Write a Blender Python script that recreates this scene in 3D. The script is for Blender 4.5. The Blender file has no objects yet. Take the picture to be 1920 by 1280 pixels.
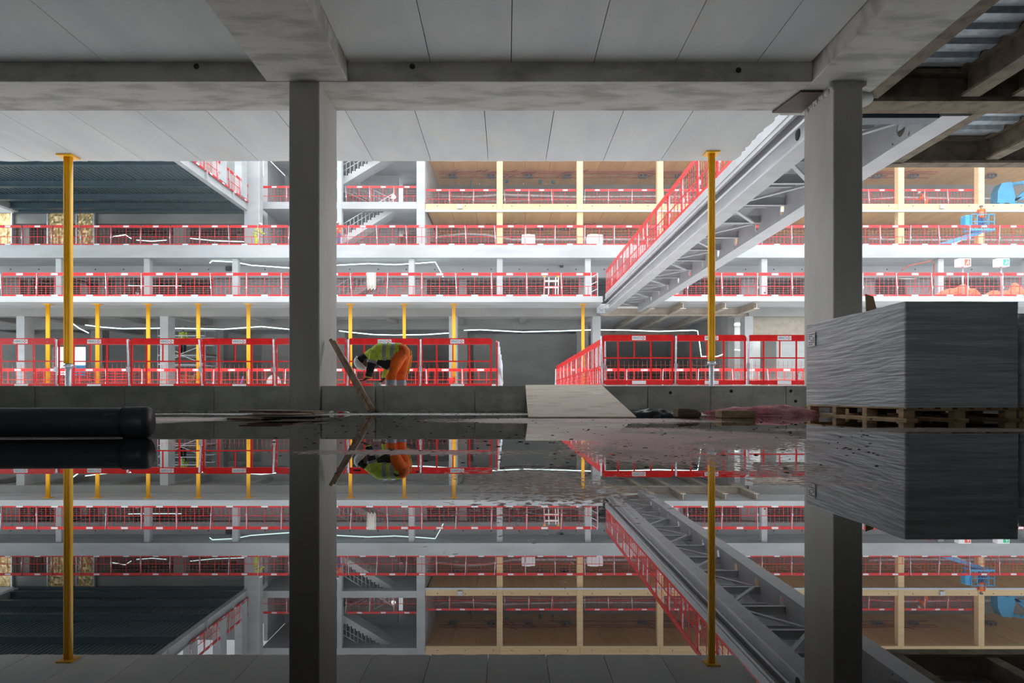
import bpy, bmesh, math, random
from mathutils import Vector, Matrix, noise as mnoise
random.seed(7)
SC = bpy.context.scene
COL = SC.collection
# ------------------------------------------------------------------ camera
H = 0.25; F = 1300.0; VX = 950.0; VY = 743.0
cam_d = bpy.data.cameras.new('camera'); cam = bpy.data.objects.new('camera', cam_d); COL.objects.link(cam)
cam.location = (0, 0, H); cam.rotation_euler = (math.pi/2, 0, 0)
cam_d.sensor_width = 36; cam_d.lens = F/1920*36
cam_d.shift_x = (960-VX)/1920; cam_d.shift_y = (VY-640)/1920
cam_d.clip_start = 0.05; cam_d.clip_end = 400
SC.camera = cam
# ------------------------------------------------------------------ world, sun, exposure
SC.view_settings.view_transform = 'Standard'
try: SC.view_settings.look = 'None'
except Exception: pass
SC.view_settings.gamma = 1; SC.view_settings.use_curve_mapping = False
SC.view_settings.exposure = 0.0
W = bpy.data.worlds.new('overcast_sky'); SC.world = W; W.use_nodes = True
bg = W.node_tree.nodes['Background']
bg.inputs[0].default_value = (0.86, 0.94, 1.0, 1); bg.inputs[1].default_value = 2.7
sun_d = bpy.data.lights.new('sun', 'SUN'); sun_d.energy = 1.1; sun_d.angle = math.radians(35); sun_d.color = (1, .97, .92)
sun = bpy.data.objects.new('sun', sun_d); COL.objects.link(sun)
sun.rotation_euler = (math.radians(48), 0, math.radians(-20)); sun.location = (0, 0, 30)
SC.cycles.volume_bounces = 1; SC.cycles.max_bounces = 9; SC.cycles.diffuse_bounces = 6; SC.cycles.glossy_bounces = 5
SC.cycles.use_denoising = True; SC.cycles.sample_clamp_indirect = 6

def X(px, d): return (px-VX)/F*d
def Z(py, d): return H+(VY-py)/F*d

# ------------------------------------------------------------------ materials
def nn(nt, t, **kw):
    n = nt.nodes.new(t)
    for k, v in kw.items(): setattr(n, k, v)
    return n
def mth(nt, op, a, b=None, c=None):
    n = nn(nt, 'ShaderNodeMath', operation=op)
    for i, v in enumerate((a, b, c)):
        if v is None: continue
        if isinstance(v, (int, float)): n.inputs[i].default_value = v
        else: nt.links.new(v, n.inputs[i])
    return n.outputs[0]
def mix(nt, fac, a, b):
    n = nn(nt, 'ShaderNodeMix', data_type='RGBA')
    for s, v in ((n.inputs[0], fac), (n.inputs[6], a), (n.inputs[7], b)):
        if isinstance(v, (int, float)): s.default_value = v
        elif isinstance(v, tuple): s.default_value = (*v, 1) if len(v) == 3 else v
        else: nt.links.new(v, s)
    return n.outputs[2]
def noise(nt, vec, scale, detail=4, rough=.55):
    n = nn(nt, 'ShaderNodeTexNoise'); n.inputs['Scale'].default_value = scale
    n.inputs['Detail'].default_value = detail; n.inputs['Roughness'].default_value = rough
    nt.links.new(vec, n.inputs['Vector']); return n.outputs['Fac']
def ramp(nt, v, a, b):
    n = nn(nt, 'ShaderNodeMapRange', interpolation_type='SMOOTHSTEP'); nt.links.new(v, n.inputs[0])
    n.inputs[1].default_value = a; n.inputs[2].default_value = b; return n.outputs[0]
def coords(nt, scale=(1, 1, 1), rot=(0, 0, 0), kind='Object'):
    tc = nn(nt, 'ShaderNodeTexCoord'); mp = nn(nt, 'ShaderNodeMapping')
    mp.inputs['Scale'].default_value = scale; mp.inputs['Rotation'].default_value = rot
    nt.links.new(tc.outputs[kind], mp.inputs[0]); return mp.outputs[0]
def base_mat(name, rough=.6, metal=0.0):
    m = bpy.data.materials.new(name); m.use_nodes = True
    nt = m.node_tree; b = nt.nodes['Principled BSDF']
    b.inputs['Roughness'].default_value = rough; b.inputs['Metallic'].default_value = metal
    return m, nt, b
def mat(name, c, rough=.6, metal=0.0, c2=None, s=3.0, stretch=(1, 1, 1), lo=.35, hi=.7, bump=0.0, bs=40, rnd=0.0, c3=None, s3=.8, lo3=.55, hi3=.75):
    m, nt, b = base_mat(name, rough, metal)
    v = coords(nt, stretch)
    out = c
    if c2: out = mix(nt, ramp(nt, noise(nt, v, s), lo, hi), c, c2)
    if c3: out = mix(nt, ramp(nt, noise(nt, coords(nt, (1, 1, 1), (.3, .2, .9)), s3, 5, .65), lo3, hi3), out, c3)
    if rnd:
        oi = nn(nt, 'ShaderNodeObjectInfo')
        hs = nn(nt, 'ShaderNodeHueSaturation'); hs.inputs['Value'].default_value = 1
        k = mth(nt, 'MULTIPLY_ADD', oi.outputs['Random'], rnd*2, 1-rnd); nt.links.new(k, hs.inputs['Value'])
        if isinstance(out, tuple): hs.inputs['Color'].default_value = (*out, 1)
        else: nt.links.new(out, hs.inputs['Color'])
        out = hs.outputs[0]
    if isinstance(out, tuple): b.inputs['Base Color'].default_value = (*out, 1)
    else: nt.links.new(out, b.inputs['Base Color'])
    if bump:
        bp = nn(nt, 'ShaderNodeBump'); bp.inputs['Strength'].default_value = bump; bp.inputs['Distance'].default_value = .02
        nt.links.new(noise(nt, v, bs, 5), bp.inputs['Height']); nt.links.new(bp.outputs[0], b.inputs['Normal'])
    return m
def emit(name, c, st):
    m, nt, b = base_mat(name); b.inputs['Base Color'].default_value = (*c, 1)
    b.inputs['Emission Color'].default_value = (*c, 1); b.inputs['Emission Strength'].default_value = st; return m
M = {}
M['conc'] = mat('cast_concrete', (.36, .35, .32), .75, c2=(.27, .265, .24), s=2.2, stretch=(1, 1, 2.2), bump=.25, bs=30, c3=(.40, .38, .33), s3=1.1)
M['beam'] = mat('beam_concrete', (.54, .52, .47), .75, c2=(.35, .335, .29), s=2.0, stretch=(.5, 1.6, 1), lo=.42, hi=.66, bump=.25, bs=30)
M['column'] = mat('column_concrete', (.52, .50, .465), .7, c2=(.43, .42, .39), s=1.3, stretch=(1, 1, .4), bump=.2, bs=40, c3=(.54, .46, .33), s3=1.6, lo3=.64, hi3=.8)
M['slab'] = mat('precast_slab', (.66, .66, .65), .8, c2=(.58, .585, .59), s=1.2, stretch=(1, .35, 1), bump=.1, bs=30, rnd=.06, c3=(.70, .58, .38), s3=.9, lo3=.60, hi3=.85)
M['parapet'] = mat('kerb_concrete', (.58, .58, .53), .8, c2=(.43, .43, .385), s=3, stretch=(1, 1, 1.5), bump=.3, bs=25, rnd=.07, c3=(.62, .60, .53), s3=2.2, lo3=.6, hi3=.7)
M['patch'] = mat('patch_mortar', (.70, .69, .64), .85, c2=(.50, .49, .45), s=5)
M['joint'] = mat('hole_shade_and_grit', (.05, .05, .045), .9)  # near-black: shade painted on hole discs, also used for grit and a lintel band
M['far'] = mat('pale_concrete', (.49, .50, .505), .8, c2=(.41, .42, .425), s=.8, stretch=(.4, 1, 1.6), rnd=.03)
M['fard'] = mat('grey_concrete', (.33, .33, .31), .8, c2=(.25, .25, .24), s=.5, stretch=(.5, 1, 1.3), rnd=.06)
M['hall'] = mat('hall_concrete', (.22, .22, .21), .85, c2=(.17, .17, .16), s=.6)
M['outer'] = mat('outer_slab', (.74, .73, .71), .8, c2=(.64, .63, .61), s=.6)
M['timber'] = mat('laminated_timber', (.80, .57, .32), .6, c2=(.70, .45, .22), s=1.2, stretch=(.25, 6, 6), lo=.3, hi=.75, rnd=.05)
M['clt'] = mat('timber_ceiling_board', (.95, .55, .22), .6, c2=(.85, .45, .15), s=1.0, stretch=(2.5, .2, 1), lo=.3, hi=.75, rnd=.08)
M['red'] = mat('red_paint', (.80, .015, .015), .35, c2=(.62, .01, .012), s=4)
M['redworn'] = mat('scuffed_red_paint', (.72, .03, .03), .45, c2=(.72, .33, .30), s=9, lo=.55, hi=.75)
M['pink'] = mat('faded_red_net', (.72, .10, .09), .6, c2=(.80, .30, .26), s=4)
M['galv'] = mat('galvanised_steel', (.62, .65, .68), .4, .6, c2=(.45, .48, .52), s=12)
M['plate'] = mat('white_plate', (.85, .85, .86), .4)
M['ink'] = mat('grey_lettering', (.16, .17, .22), .5)
M['logo'] = mat('red_lettering', (.70, .02, .05), .5)
M['yellow'] = mat('yellow_paint', (1.0, .55, .015), .38, c2=(.95, .46, .01), s=5, stretch=(3, 3, .4))
M['bridge'] = mat('grey_steel_paint', (.49, .495, .51), .45, c2=(.43, .435, .45), s=1.5)
M['bsteel'] = mat('dark_blue_steel', (.055, .095, .115), .45, c2=(.042, .075, .092), s=1.5)
M['bdeck'] = mat('blue_deck_sheet', (.13, .19, .21), .4, .3, c2=(.10, .15, .17), s=2)
M['spray'] = mat('sprayed_fireproofing', (.27, .215, .155), .95, c2=(.16, .125, .085), s=4, lo=.4, hi=.7, bump=1.0, bs=60)
M['deck'] = mat('galvanised_deck', (.52, .58, .64), .4, .25, c2=(.36, .41, .46), s=8, bump=.3, bs=50)
M['cream'] = mat('primed_steel', (.50, .43, .34), .7, c2=(.40, .34, .27), s=3)
M['black'] = mat('black_plastic', (.012, .014, .016), .42, c2=(.02, .022, .024), s=6)
M['pipe'] = mat('black_polyethylene', (.035, .043, .055), .45, c2=(.10, .105, .11), s=7, stretch=(1, 3, 3), lo=.66, hi=.74)
M['ply'] = mat('worn_plywood', (.78, .64, .48), .6, c2=(.45, .33, .21), s=2.4, stretch=(1, 3, 1), lo=.45, hi=.78, bump=.1, c3=(.88, .83, .75), s3=1.3)
M['wood'] = mat('weathered_wood', (.30, .20, .13), .8, c2=(.16, .10, .065), s=6, stretch=(.3, 4, 4), bump=.4, rnd=.15)
M['plank'] = mat('pale_timber', (.58, .43, .33), .75, c2=(.36, .24, .17), s=3, stretch=(5, 5, .4), bump=.3)
M['pallet'] = mat('pallet_wood', (.50, .34, .19), .8, c2=(.34, .21, .11), s=5, stretch=(1, 1, 4), rnd=.15)
M['bag'] = mat('black_sheeting', (.045, .055, .065), .4, c2=(.09, .10, .115), s=8, bump=.6, bs=14)
M['net'] = mat('pink_netting', (.70, .20, .24), .85, c2=(.80, .42, .43), s=6, bump=.7, bs=60)
M['film'] = mat('board_edge', (.5, .5, .5), .6)
M['copper'] = mat('copper_pipe', (.40, .08, .05), .45, .2)
M['unit'] = mat('dark_unit', (.20, .17, .17), .5, .3)
M['teal'] = mat('teal_plastic', (.03, .25, .32), .5)
M['blue'] = mat('blue_machine_paint', (.05, .38, .68), .4, c2=(.04, .30, .58), s=3)
M['gold'] = mat('gold_foil', (.66, .47, .20), .35, .5, c2=(.80, .66, .38), s=6, lo=.45, hi=.6, bump=.8, bs=7)
M['tyre'] = mat('rubber', (.03, .03, .03), .8)
M['silver'] = mat('insulated_silver', (.72, .75, .77), .35, .4, c2=(.45, .48, .5), s=5)
M['led'] = emit('led_strip', (.72, 1.0, .97), 3.0)
M['lamp'] = emit('work_lamp_glow', (.95, 1.0, .97), 9.0)
M['strip'] = emit('hall_fill_glow', (.96, 1.0, .98), 15.0)  # glow of the strips added to light the pale hall
M['vest'] = mat('lime_fabric', (.64, .80, .10), .85, c2=(.48, .62, .07), s=14, bump=.5, bs=18)
M['vestin'] = mat('yellow_lining', (.75, .62, .04), .85)
M['band'] = mat('reflective_tape', (.33, .35, .40), .4, .2, c2=(.24, .26, .30), s=20)
M['orange'] = mat('orange_fabric', (1.0, .17, .005), .8, c2=(.82, .11, .01), s=9, bump=.5, bs=14)
M['navy'] = mat('dark_fabric', (.012, .014, .02), .85)
M['denim'] = mat('blue_denim', (.05, .12, .28), .85)
M['skin'] = mat('skin', (.27, .135, .09), .55)
M['hat'] = mat('white_helmet', (.78, .80, .80), .3)
M['glove'] = mat('grey_glove', (.10, .13, .10), .8, c2=(.04, .045, .04), s=25)
M['boot'] = mat('boot_leather', (.03, .028, .025), .6)
M['bucket'] = mat('pale_plastic', (.62, .61, .55), .5)
M['rope'] = mat('pale_rope', (.72, .68, .60), .8)
M['tarp'] = mat('orange_netting', (.95, .22, .10), .7, c2=(.85, .12, .06), s=6, bump=.5, bs=8)
M['gsign'] = mat('sign_green', (.03, .60, .28), .5)
M['rsign'] = mat('sign_red', (.85, .10, .05), .5)
M['carton'] = mat('cardboard', (.42, .27, .15), .85)
M['form'] = mat('formwork_ply', (.05, .035, .03), .6, c2=(.09, .05, .04), s=6)
M['violet'] = mat('violet_plastic', (.30, .12, .62), .5)

# stretch film: long slanted wrinkles
m, nt, b = base_mat('stretch_film', .33); M['wrap'] = m
v = coords(nt, (.55, .55, 8), (0, 0, 0)); n1 = noise(nt, v, 2.0, 6, .62)
nt.links.new(mix(nt, ramp(nt, n1, .35, .7), (.44, .46, .475), (.66, .68, .71)), b.inputs['Base Color'])
bp = nn(nt, 'ShaderNodeBump'); bp.inputs['Strength'].default_value = .55; bp.inputs['Distance'].default_value = .03
nt.links.new(noise(nt, coords(nt, (.5, .5, 14)), 2.6, 6, .6), bp.inputs['Height']); nt.links.new(bp.outputs[0], b.inputs['Normal'])

# flooded floor: still water with islands of pink silt
m, nt, b = base_mat('flooded_floor', .0); M['water'] = m
geo = nn(nt, 'ShaderNodeNewGeometry'); sx = nn(nt, 'ShaderNodeSeparateXYZ'); nt.links.new(geo.outputs['Position'], sx.inputs[0])
px_, py_ = sx.outputs[0], sx.outputs[1]
def blob(cx, cy, rx, ry, gain=1.0):
    a = mth(nt, 'POWER', mth(nt, 'DIVIDE', mth(nt, 'SUBTRACT', px_, cx), rx), 2)
    c = mth(nt, 'POWER', mth(nt, 'DIVIDE', mth(nt, 'SUBTRACT', py_, cy), ry), 2)
    return mth(nt, 'MULTIPLY', mth(nt, 'SUBTRACT', 1.0, mth(nt, 'SQRT', mth(nt, 'ADD', a, c))), gain)
BL = [(-4.1, 7.4, 1.6, 1.5, 1.0), (.75, 7.2, 2.0, 1.2, 1.0), (1.05, 4.3, 1.05, 1.75, .9), (.10, 1.95, .55, 1.05, .40),
      (.62, 3.1, .7, 1.1, .6), (.9, 2.4, .55, .7, .42), (3.3, 5.2, 2.2, .55, .75), (-.9, 9.9, 6.5, 1.0, .9), (3.5, 9.9, 3.2, 1.3, 1.0), (-.5, 3.1, 1.0, .26, .62)]
f = None
for q in BL:
    t = blob(*q); f = t if f is None else mth(nt, 'MAXIMUM', f, t)
pos = geo.outputs['Position']
nb = noise(nt, pos, 1.6, 5, .6); nf = noise(nt, pos, 34, 3, .6); nv = noise(nt, pos, 120, 3, .6)
f = mth(nt, 'MAXIMUM', f, -.15)
m1 = mth(nt, 'ADD', f, mth(nt, 'MULTIPLY', mth(nt, 'SUBTRACT', nb, .5), .75))
m2 = mth(nt, 'ADD', m1, mth(nt, 'MULTIPLY', mth(nt, 'SUBTRACT', nf, .5), 1.25))
mask = ramp(nt, m2, .30, .36)
damp = ramp(nt, noise(nt, pos, .9, 3, .5), .46, .56)
silt = mix(nt, ramp(nt, nv, .35, .65), (.66, .44, .42), (.36, .23, .22))
silt = mix(nt, damp, silt, (.24, .20, .155))
silt = mix(nt, ramp(nt, py_, 9.2, 9.6), silt, (.62, .60, .56))
nt.links.new(mix(nt, mask, (.022, .021, .018), silt), b.inputs['Base Color'])
rgh = mth(nt, 'MULTIPLY', mask, mth(nt, 'MULTIPLY_ADD', nv, .35, .22)); nt.links.new(rgh, b.inputs['Roughness'])
b.inputs['IOR'].default_value = 1.31
bp = nn(nt, 'ShaderNodeBump'); bp.inputs['Distance'].default_value = .006; nt.links.new(mth(nt, 'MULTIPLY', mask, .8), bp.inputs['Strength'])
nt.links.new(nv, bp.inputs['Height']); nt.links.new(bp.outputs[0], b.inputs['Normal'])

# ------------------------------------------------------------------ mesh helpers
class MB:
    def __init__(s, o=(0, 0, 0)): s.v = []; s.f = []; s.o = Vector(o); s.sm = []
    def add(s, vs, fs, smooth=False):
        n = len(s.v); s.v += [Vector(p)-s.o for p in vs]; s.f += [[i+n for i in f] for f in fs]; s.sm += [smooth]*len(fs); return s
    def box(s, x0, x1, y0, y1, z0, z1):
        return s.add([(x0, y0, z0), (x1, y0, z0), (x1, y1, z0), (x0, y1, z0), (x0, y0, z1), (x1, y0, z1), (x1, y1, z1), (x0, y1, z1)],
                     [(3, 2, 1, 0), (4, 5, 6, 7), (0, 1, 5, 4), (1, 2, 6, 5), (2, 3, 7, 6), (3, 0, 4, 7)])
    def bar(s, p, q, w, h=None, up=(0, 0, 1)):
        h = h or w; p = Vector(p); q = Vector(q); d = (q-p).normalized(); u = Vector(up)
        if abs(d.dot(u)) > .98: u = Vector((0, 1, 0))
        a = d.cross(u).normalized()*w/2; c = a.cross(d).normalized()*h/2
        vs = [p-a-c, p+a-c, p+a+c, p-a+c, q-a-c, q+a-c, q+a+c, q-a+c]
        return s.add(vs, [(3, 2, 1, 0), (4, 5, 6, 7), (0, 1, 5, 4), (1, 2, 6, 5), (2, 3, 7, 6), (3, 0, 4, 7)])
    def prism(s, poly, axis, a, b, smooth=False):   # poly in the two other axes; axis x|y|z
        n = len(poly)
        def P(t, k):
            if axis == 'x': return (k, t[0], t[1])
            if axis == 'y': return (t[0], k, t[1])
            return (t[0], t[1], k)
        vs = [P(t, a) for t in poly]+[P(t, b) for t in poly]
        fs = [tuple(range(n-1, -1, -1)), tuple(range(n, 2*n))]+[(i, (i+1) % n, n+(i+1) % n, n+i) for i in range(n)]
        return s.add(vs, fs, smooth)
    def loft(s, pts, rad, n=10, caps=True, up=(0, 0, 1)):   # rad: number or (ru, rv) per point
        pts = [Vector(p) for p in pts]; rings = []; m_ = len(pts)
        pu = Vector(up)
        for i, p in enumerate(pts):
            d = (pts[min(i+1, m_-1)]-pts[max(i-1, 0)]).normalized()
            if abs(d.dot(pu)) > .97: pu = Vector((0, 1, 0)) if abs(d.y) < .9 else Vector((1, 0, 0))
            a = d.cross(pu).normalized(); c = a.cross(d).normalized()
            r = rad[i] if isinstance(rad, (list, tuple)) else rad
            ru, rv = (r if isinstance(r, (list, tuple)) else (r, r))
            rings.append([p+a*math.cos(t*2*math.pi/n)*ru+c*math.sin(t*2*math.pi/n)*rv for t in range(n)])
        vs = [q for r in rings for q in r]
        fs = [(i*n+j, i*n+(j+1) % n, (i+1)*n+(j+1) % n, (i+1)*n+j) for i in range(m_-1) for j in range(n)]
        if caps: fs += [tuple(range(n-1, -1, -1)), tuple((m_-1)*n+j for j in range(n))]
        return s.add(vs, fs, n > 5)
    def sphere(s, c, r, n=12, m_=8, squash=(1, 1, 1), zmin=-1):
        vs = []; fs = []
        lo = math.asin(zmin)
        for i in range(m_+1):
            t = lo+(math.pi/2-lo)*i/m_
            for j in range(n):
                p = 2*math.pi*j/n
                vs.append((c[0]+r*squash[0]*math.cos(t)*math.cos(p), c[1]+r*squash[1]*math.cos(t)*math.sin(p), c[2]+r*squash[2]*math.sin(t)))
        for i in range(m_):
            for j in range(n): fs.append((i*n+j, i*n+(j+1) % n, (i+1)*n+(j+1) % n, (i+1)*n+j))
        fs.append(tuple(range(n-1, -1, -1)))
        return s.add(vs, fs, True)
    def build(s, name, m_, parent=None, loc=None, kind=None, bevel=0):
        me = bpy.data.meshes.new(name); me.from_pydata([tuple(v) for v in s.v], [], s.f); me.validate(); 
        if len(me.polygons) == len(s.sm): me.polygons.foreach_set('use_smooth', s.sm)
        if bevel:
            bm = bmesh.new(); bm.from_mesh(me)
            bmesh.ops.bevel(bm, geom=list(bm.edges), offset=bevel, segments=1, affect='EDGES', clamp_overlap=True)
            bm.to_mesh(me); bm.free()
        me.materials.append(M[m_] if isinstance(m_, str) else m_)
        o = bpy.data.objects.new(name, me); COL.objects.link(o)
        if parent: o.parent = parent
        elif loc is None: o.location = s.o
        if loc is not None: o.location = loc
        if kind: o['kind'] = kind
        return o
def tag(o, label, cat=None, group=None, kind=None):
    o['label'] = label
    if cat: o['category'] = cat
    if group: o['group'] = group
    if kind: o['kind'] = kind
    return o
def thing(name, label, cat, loc=(0, 0, 0), rz=0, group=None):
    o = bpy.data.objects.new(name, None); COL.objects.link(o); o.location = loc; o.rotation_euler = (0, 0, rz)
    o.empty_display_size = .2
    return tag(o, label, cat, group)
def struct(name, mb, m_, label=None, parent=None):
    o = mb.build(name, m_, parent)
    if not parent: o['kind'] = 'structure'
    if label: o['label'] = label
    return o
def kids(o): return [c for c in bpy.data.objects if c.parent == o]
LASTP = {}
def copytree(root, childmap, loc, rz, label=None, group=None, swap=None):
    r = root.copy(); COL.objects.link(r); r.location = loc; r.rotation_euler = (0, 0, rz)
    if label: r['label'] = label
    if group: r['group'] = group
    def rec(src, dst):
        for ch in childmap.get(src.name, []):
            c = ch.copy()
            if ch.name.startswith('support_post'): LASTP['o'] = c
            COL.objects.link(c); c.parent = dst
            rec(ch, c)
    rec(root, r)
    return r
def childmap_of(root):
    cm = {}
    def rec(o):
        cm[o.name] = kids(o)
        for c in cm[o.name]: rec(c)
    rec(root); return cm
def text_mesh(txt, size, m_, name, parent, loc, rot=(math.pi/2, 0, 0), ext=.001, align='CENTER'):
    cu = bpy.data.curves.new(name, 'FONT'); cu.body = txt; cu.size = size; cu.extrude = ext; cu.align_x = align; cu.align_y = 'CENTER'; cu.resolution_u = 2
    o = bpy.data.objects.new('tmp_text', cu); COL.objects.link(o)
    dg = bpy.context.evaluated_depsgraph_get(); me = bpy.data.meshes.new_from_object(o.evaluated_get(dg))
    COL.objects.unlink(o); bpy.data.objects.remove(o)
    me.materials.clear(); me.materials.append(M[m_]); me.name = name
    r = bpy.data.objects.new(name, me); COL.objects.link(r); r.parent = parent; r.location = loc; r.rotation_euler = rot
    return r

# ================================================================== NEAR HALL (the setting)
ZB = 5.086; ZC = 5.378
D0 = -9.0
o = struct('floor', MB().box(-16, 16, D0, 10.72, -.25, 0), 'water', 'flooded concrete floor with mirror-still water and islands of pink silt')
o = struct('floor', MB().box(-18, 18, 10.72, 18.0, -.25, 0), 'outer', 'pale concrete slab beyond the low kerb wall')
# parapet of cast lengths
wf = struct('wall_front', MB().box(-16, 16, 10.86, 10.98, 0, .36), 'parapet', 'low concrete kerb wall along the edge of the flooded hall')
edges = [-16, X(63, 10.72), X(232, 10.72), X(400, 10.72), -3.345, -2.87, X(703, 10.72), X(719, 10.72), X(890, 10.72), X(985, 10.72), X(1215, 10.72), X(1333, 10.72), X(1475, 10.72), 5.02, 5.50, 8, 12, 16]
for i in range(len(edges)-1):
    a, b_ = edges[i], edges[i+1]
    dep = .035 if abs(a-X(703, 10.72)) < .01 else 0
    blk = MB().box(a+.004, b_-.004, 10.74+dep, 10.86, 0.002, .415-(.002 if i % 2 else 0))
    if not (abs(a+3.345) < .01 or abs(a-5.02) < .01):
        blk.build('wall_block', 'parapet', wf, bevel=.006)
for px, py in ((1257, 736), (1371, 733), (1483, 733), (1492, 752)):
    c = (X(px, 10.735), 10.742, Z(py, 10.735)); MB().loft([(c[0], 10.733, c[2]), (c[0], 10.75, c[2])], .024, 12).build('tie_hole', 'joint', wf)  # dark disc stands in for the shade inside each hole
# rough mortar line at foot of the wall
mb = MB()
for i in range(260):
    x = random.uniform(-7, 6.5)
    if -3.4 < x < -2.8: continue
    s_ = random.uniform(.015, .045); mb.sphere((x, 10.735, random.uniform(-.005, .02)), s_, 6, 3, (1.6, .5, .7))
mb.build('mortar_lumps', 'parapet', wf, kind='stuff')
# patched mortar
for (a, b_, c, d) in ((924, 978, 738, 768), (1135, 1210, 740, 768)):
    x0, x1 = X(a, 10.73), X(b_, 10.73); z0, z1 = Z(d, 10.73), Z(c, 10.73); P = []
    for k in range(14): P.append((x0+(x1-x0)*k/13, z0+random.uniform(-.01, .01)))
    for k in range(14): P.append((x1-(x1-x0)*k/13, z1+random.uniform(-.03, .01)))
    MB().prism(P, 'y', 10.728, 10.745).build('mortar_patch', 'patch', wf)
# enclosing hall walls behind and beside the camera
struct('wall_back', MB().box(-16, 16, D0-.3, D0, 0, 1.0).box(-16, 16, D0-.3, D0, 3.2, 5.6).box(-16, -4.5, D0-.3, D0, 1.0, 3.2).box(3, 16, D0-.3, D0, 1.0, 3.2), 'hall', 'rear wall of the hall with an opening added for fill light')  # opening added so fill light enters from behind the camera
struct('wall_left', MB().box(-16.3, -16, D0, 10.6, 0, 5.6), 'hall', 'left wall of the hall')
struct('wall_right', MB().box(16, 16.3, D0, 10.6, 0, 5.6), 'hall', 'right wall of the hall')
# ceiling: precast slabs with open joints
ce = struct('ceiling', MB().box(-16.3, 4.68, D0, 15.0, 5.56, 6.0), 'slab', 'precast concrete slab ceiling with dark joints')
struct('unseen_sky_block', MB().box(-40, -6, D0, 14.9, 6.02, 17), 'hall', 'unseen mass above the near hall, added to shade the left facade')  # out of view; added to block sky light from the left facade
struct('ceiling', MB().box(4.68, 16.3, D0, 11.4, 5.75, 6.0), 'slab', 'underside of the floor above the steel bay')
def slabpanel(x0, x1, y0, y1, jit=0):
    mb = MB((0, 0, 0)); mb.box(x0+.006, x1-.006, y0, y1, ZC+jit, 5.56); return mb.build('ceiling_panel', 'slab', ce)
xs = [-16, -13.67, -11.17, -8.67, -6.17, -3.69]
for i in range(len(xs)-1): slabpanel(xs[i], xs[i+1], D0, 10.65, random.uniform(0, .004))
xs = [-2.44, -1.17, .07, 1.34, 2.59, 3.84, 4.68]
for i in range(len(xs)-1): slabpanel(xs[i], xs[i+1], D0, 10.65, random.uniform(0, .004))
xs = [-16, -14.15, -12.9, -11.65]+[-10.4+1.25*k for k in range(12)]
xs = [x for x in xs]+[4.96]
for i in range(len(xs)-1):
    j = random.uniform(0, .005)
    a, b_ = xs[i], xs[i+1]
    n = 8; P = [(a+.006, 11.75), (b_-.006, 11.75)]
    if i == len(xs)-2:   # ragged cut edge beside the footbridge
        P = [(a+.006, 11.75), (4.96, 11.75)]+[(4.97+random.uniform(-.05, .04), 11.75+3.35*k/26) for k in range(1, 27)]
    else:
        P += [(b_-.006-(b_-a-.012)*k/n, 15.13+random.uniform(-.02, .02)) for k in range(0, n+1)]
    if i == len(xs)-2: P += [(a+.006, 15.12)]
    MB().prism(P, 'z', ZC+j, 5.56).build('ceiling_panel', 'slab', ce)
# cross beam and drop beams
be = MB((0, 11.2, ZB)); be.box(-16, 4.70, 10.65, 11.75, ZB, 5.56)
bo = be.build('concrete_beam', 'beam', bevel=.012); tag(bo, 'wide concrete cross beam spanning over the kerb wall from pillar to pillar', 'beam')
for px, py in ((368, 124), (773, 124), (1385, 131)):
    x, z = X(px, 10.64), Z(py, 10.64)
    t = MB((0, 11.2, ZB)); t.loft([(x, 10.642, z), (x, 10.66, z)], .043, 14); t.build('sleeve_hole', 'joint', bo)
be = MB((-3.06, 5, ZB)); be.box(-3.69, -2.44, D0, 10.648, ZB+.002, 5.56)
tag(be.build('concrete_beam', 'beam', bevel=.012), 'concrete drop beam with rust-stained soffit meeting the head of the left pillar', 'beam')
be = MB((5.3, 5, ZB)); be.box(4.70, 5.80, D0, 11.95, ZB+.002, 5.74)
tag(be.build('concrete_beam', 'beam', bevel=.012), 'concrete drop beam running towards the camera over the right pillar', 'beam')
# pillars
co = MB((-3.11, 11.2, 0)); co.box(-3.345, -2.878, 10.652, 11.748, 0, ZB); c1 = co.build('concrete_column', 'column', bevel=.012)
tag(c1, 'tall concrete pillar left of centre with timber leaning on its right side', 'column', 'near pillars')
del c1['group']
co = MB((5.245, 11.2, 0)); co.box(5.02, 5.47, 10.652, 11.70, 0, ZB); c2 = co.build('concrete_column', 'column', bevel=.012)
tag(c2, 'tall concrete pillar behind the film-wrapped pallet load, rust streaks on its left face', 'column')
mb = MB((5.245, 11.2, 0))
for i in range(60):
    a = random.uniform(5.0, 5.5); mb.sphere((a, 10.65, ZB-random.uniform(0, .07)), random.uniform(.015, .05), 6, 3, (1.2, .3, 1))
for i in range(40):
    mb.sphere((5.02, random.uniform(10.66, 11.7), ZB-random.uniform(0, .1)), random.uniform(.02, .06), 6, 3, (.35, 1.2, 1))
mb.build('mortar_lumps', 'column', c2, kind='stuff')
# formwork plate at the beam end
x0, x1 = X(1460, 11.2), X(1506, 11.2)
mb = MB((4.7, 11.3, ZB)); mb.prism([(4.50, 11.75), (4.36+.28, 10.95), (5.0, 10.95), (5.0, 11.75)], 'z', ZB-.035, ZB-.004)
tag(mb.build('formwork_board', 'form'), 'dark formwork board left under the beam end beside the right pillar', 'board')

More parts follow.
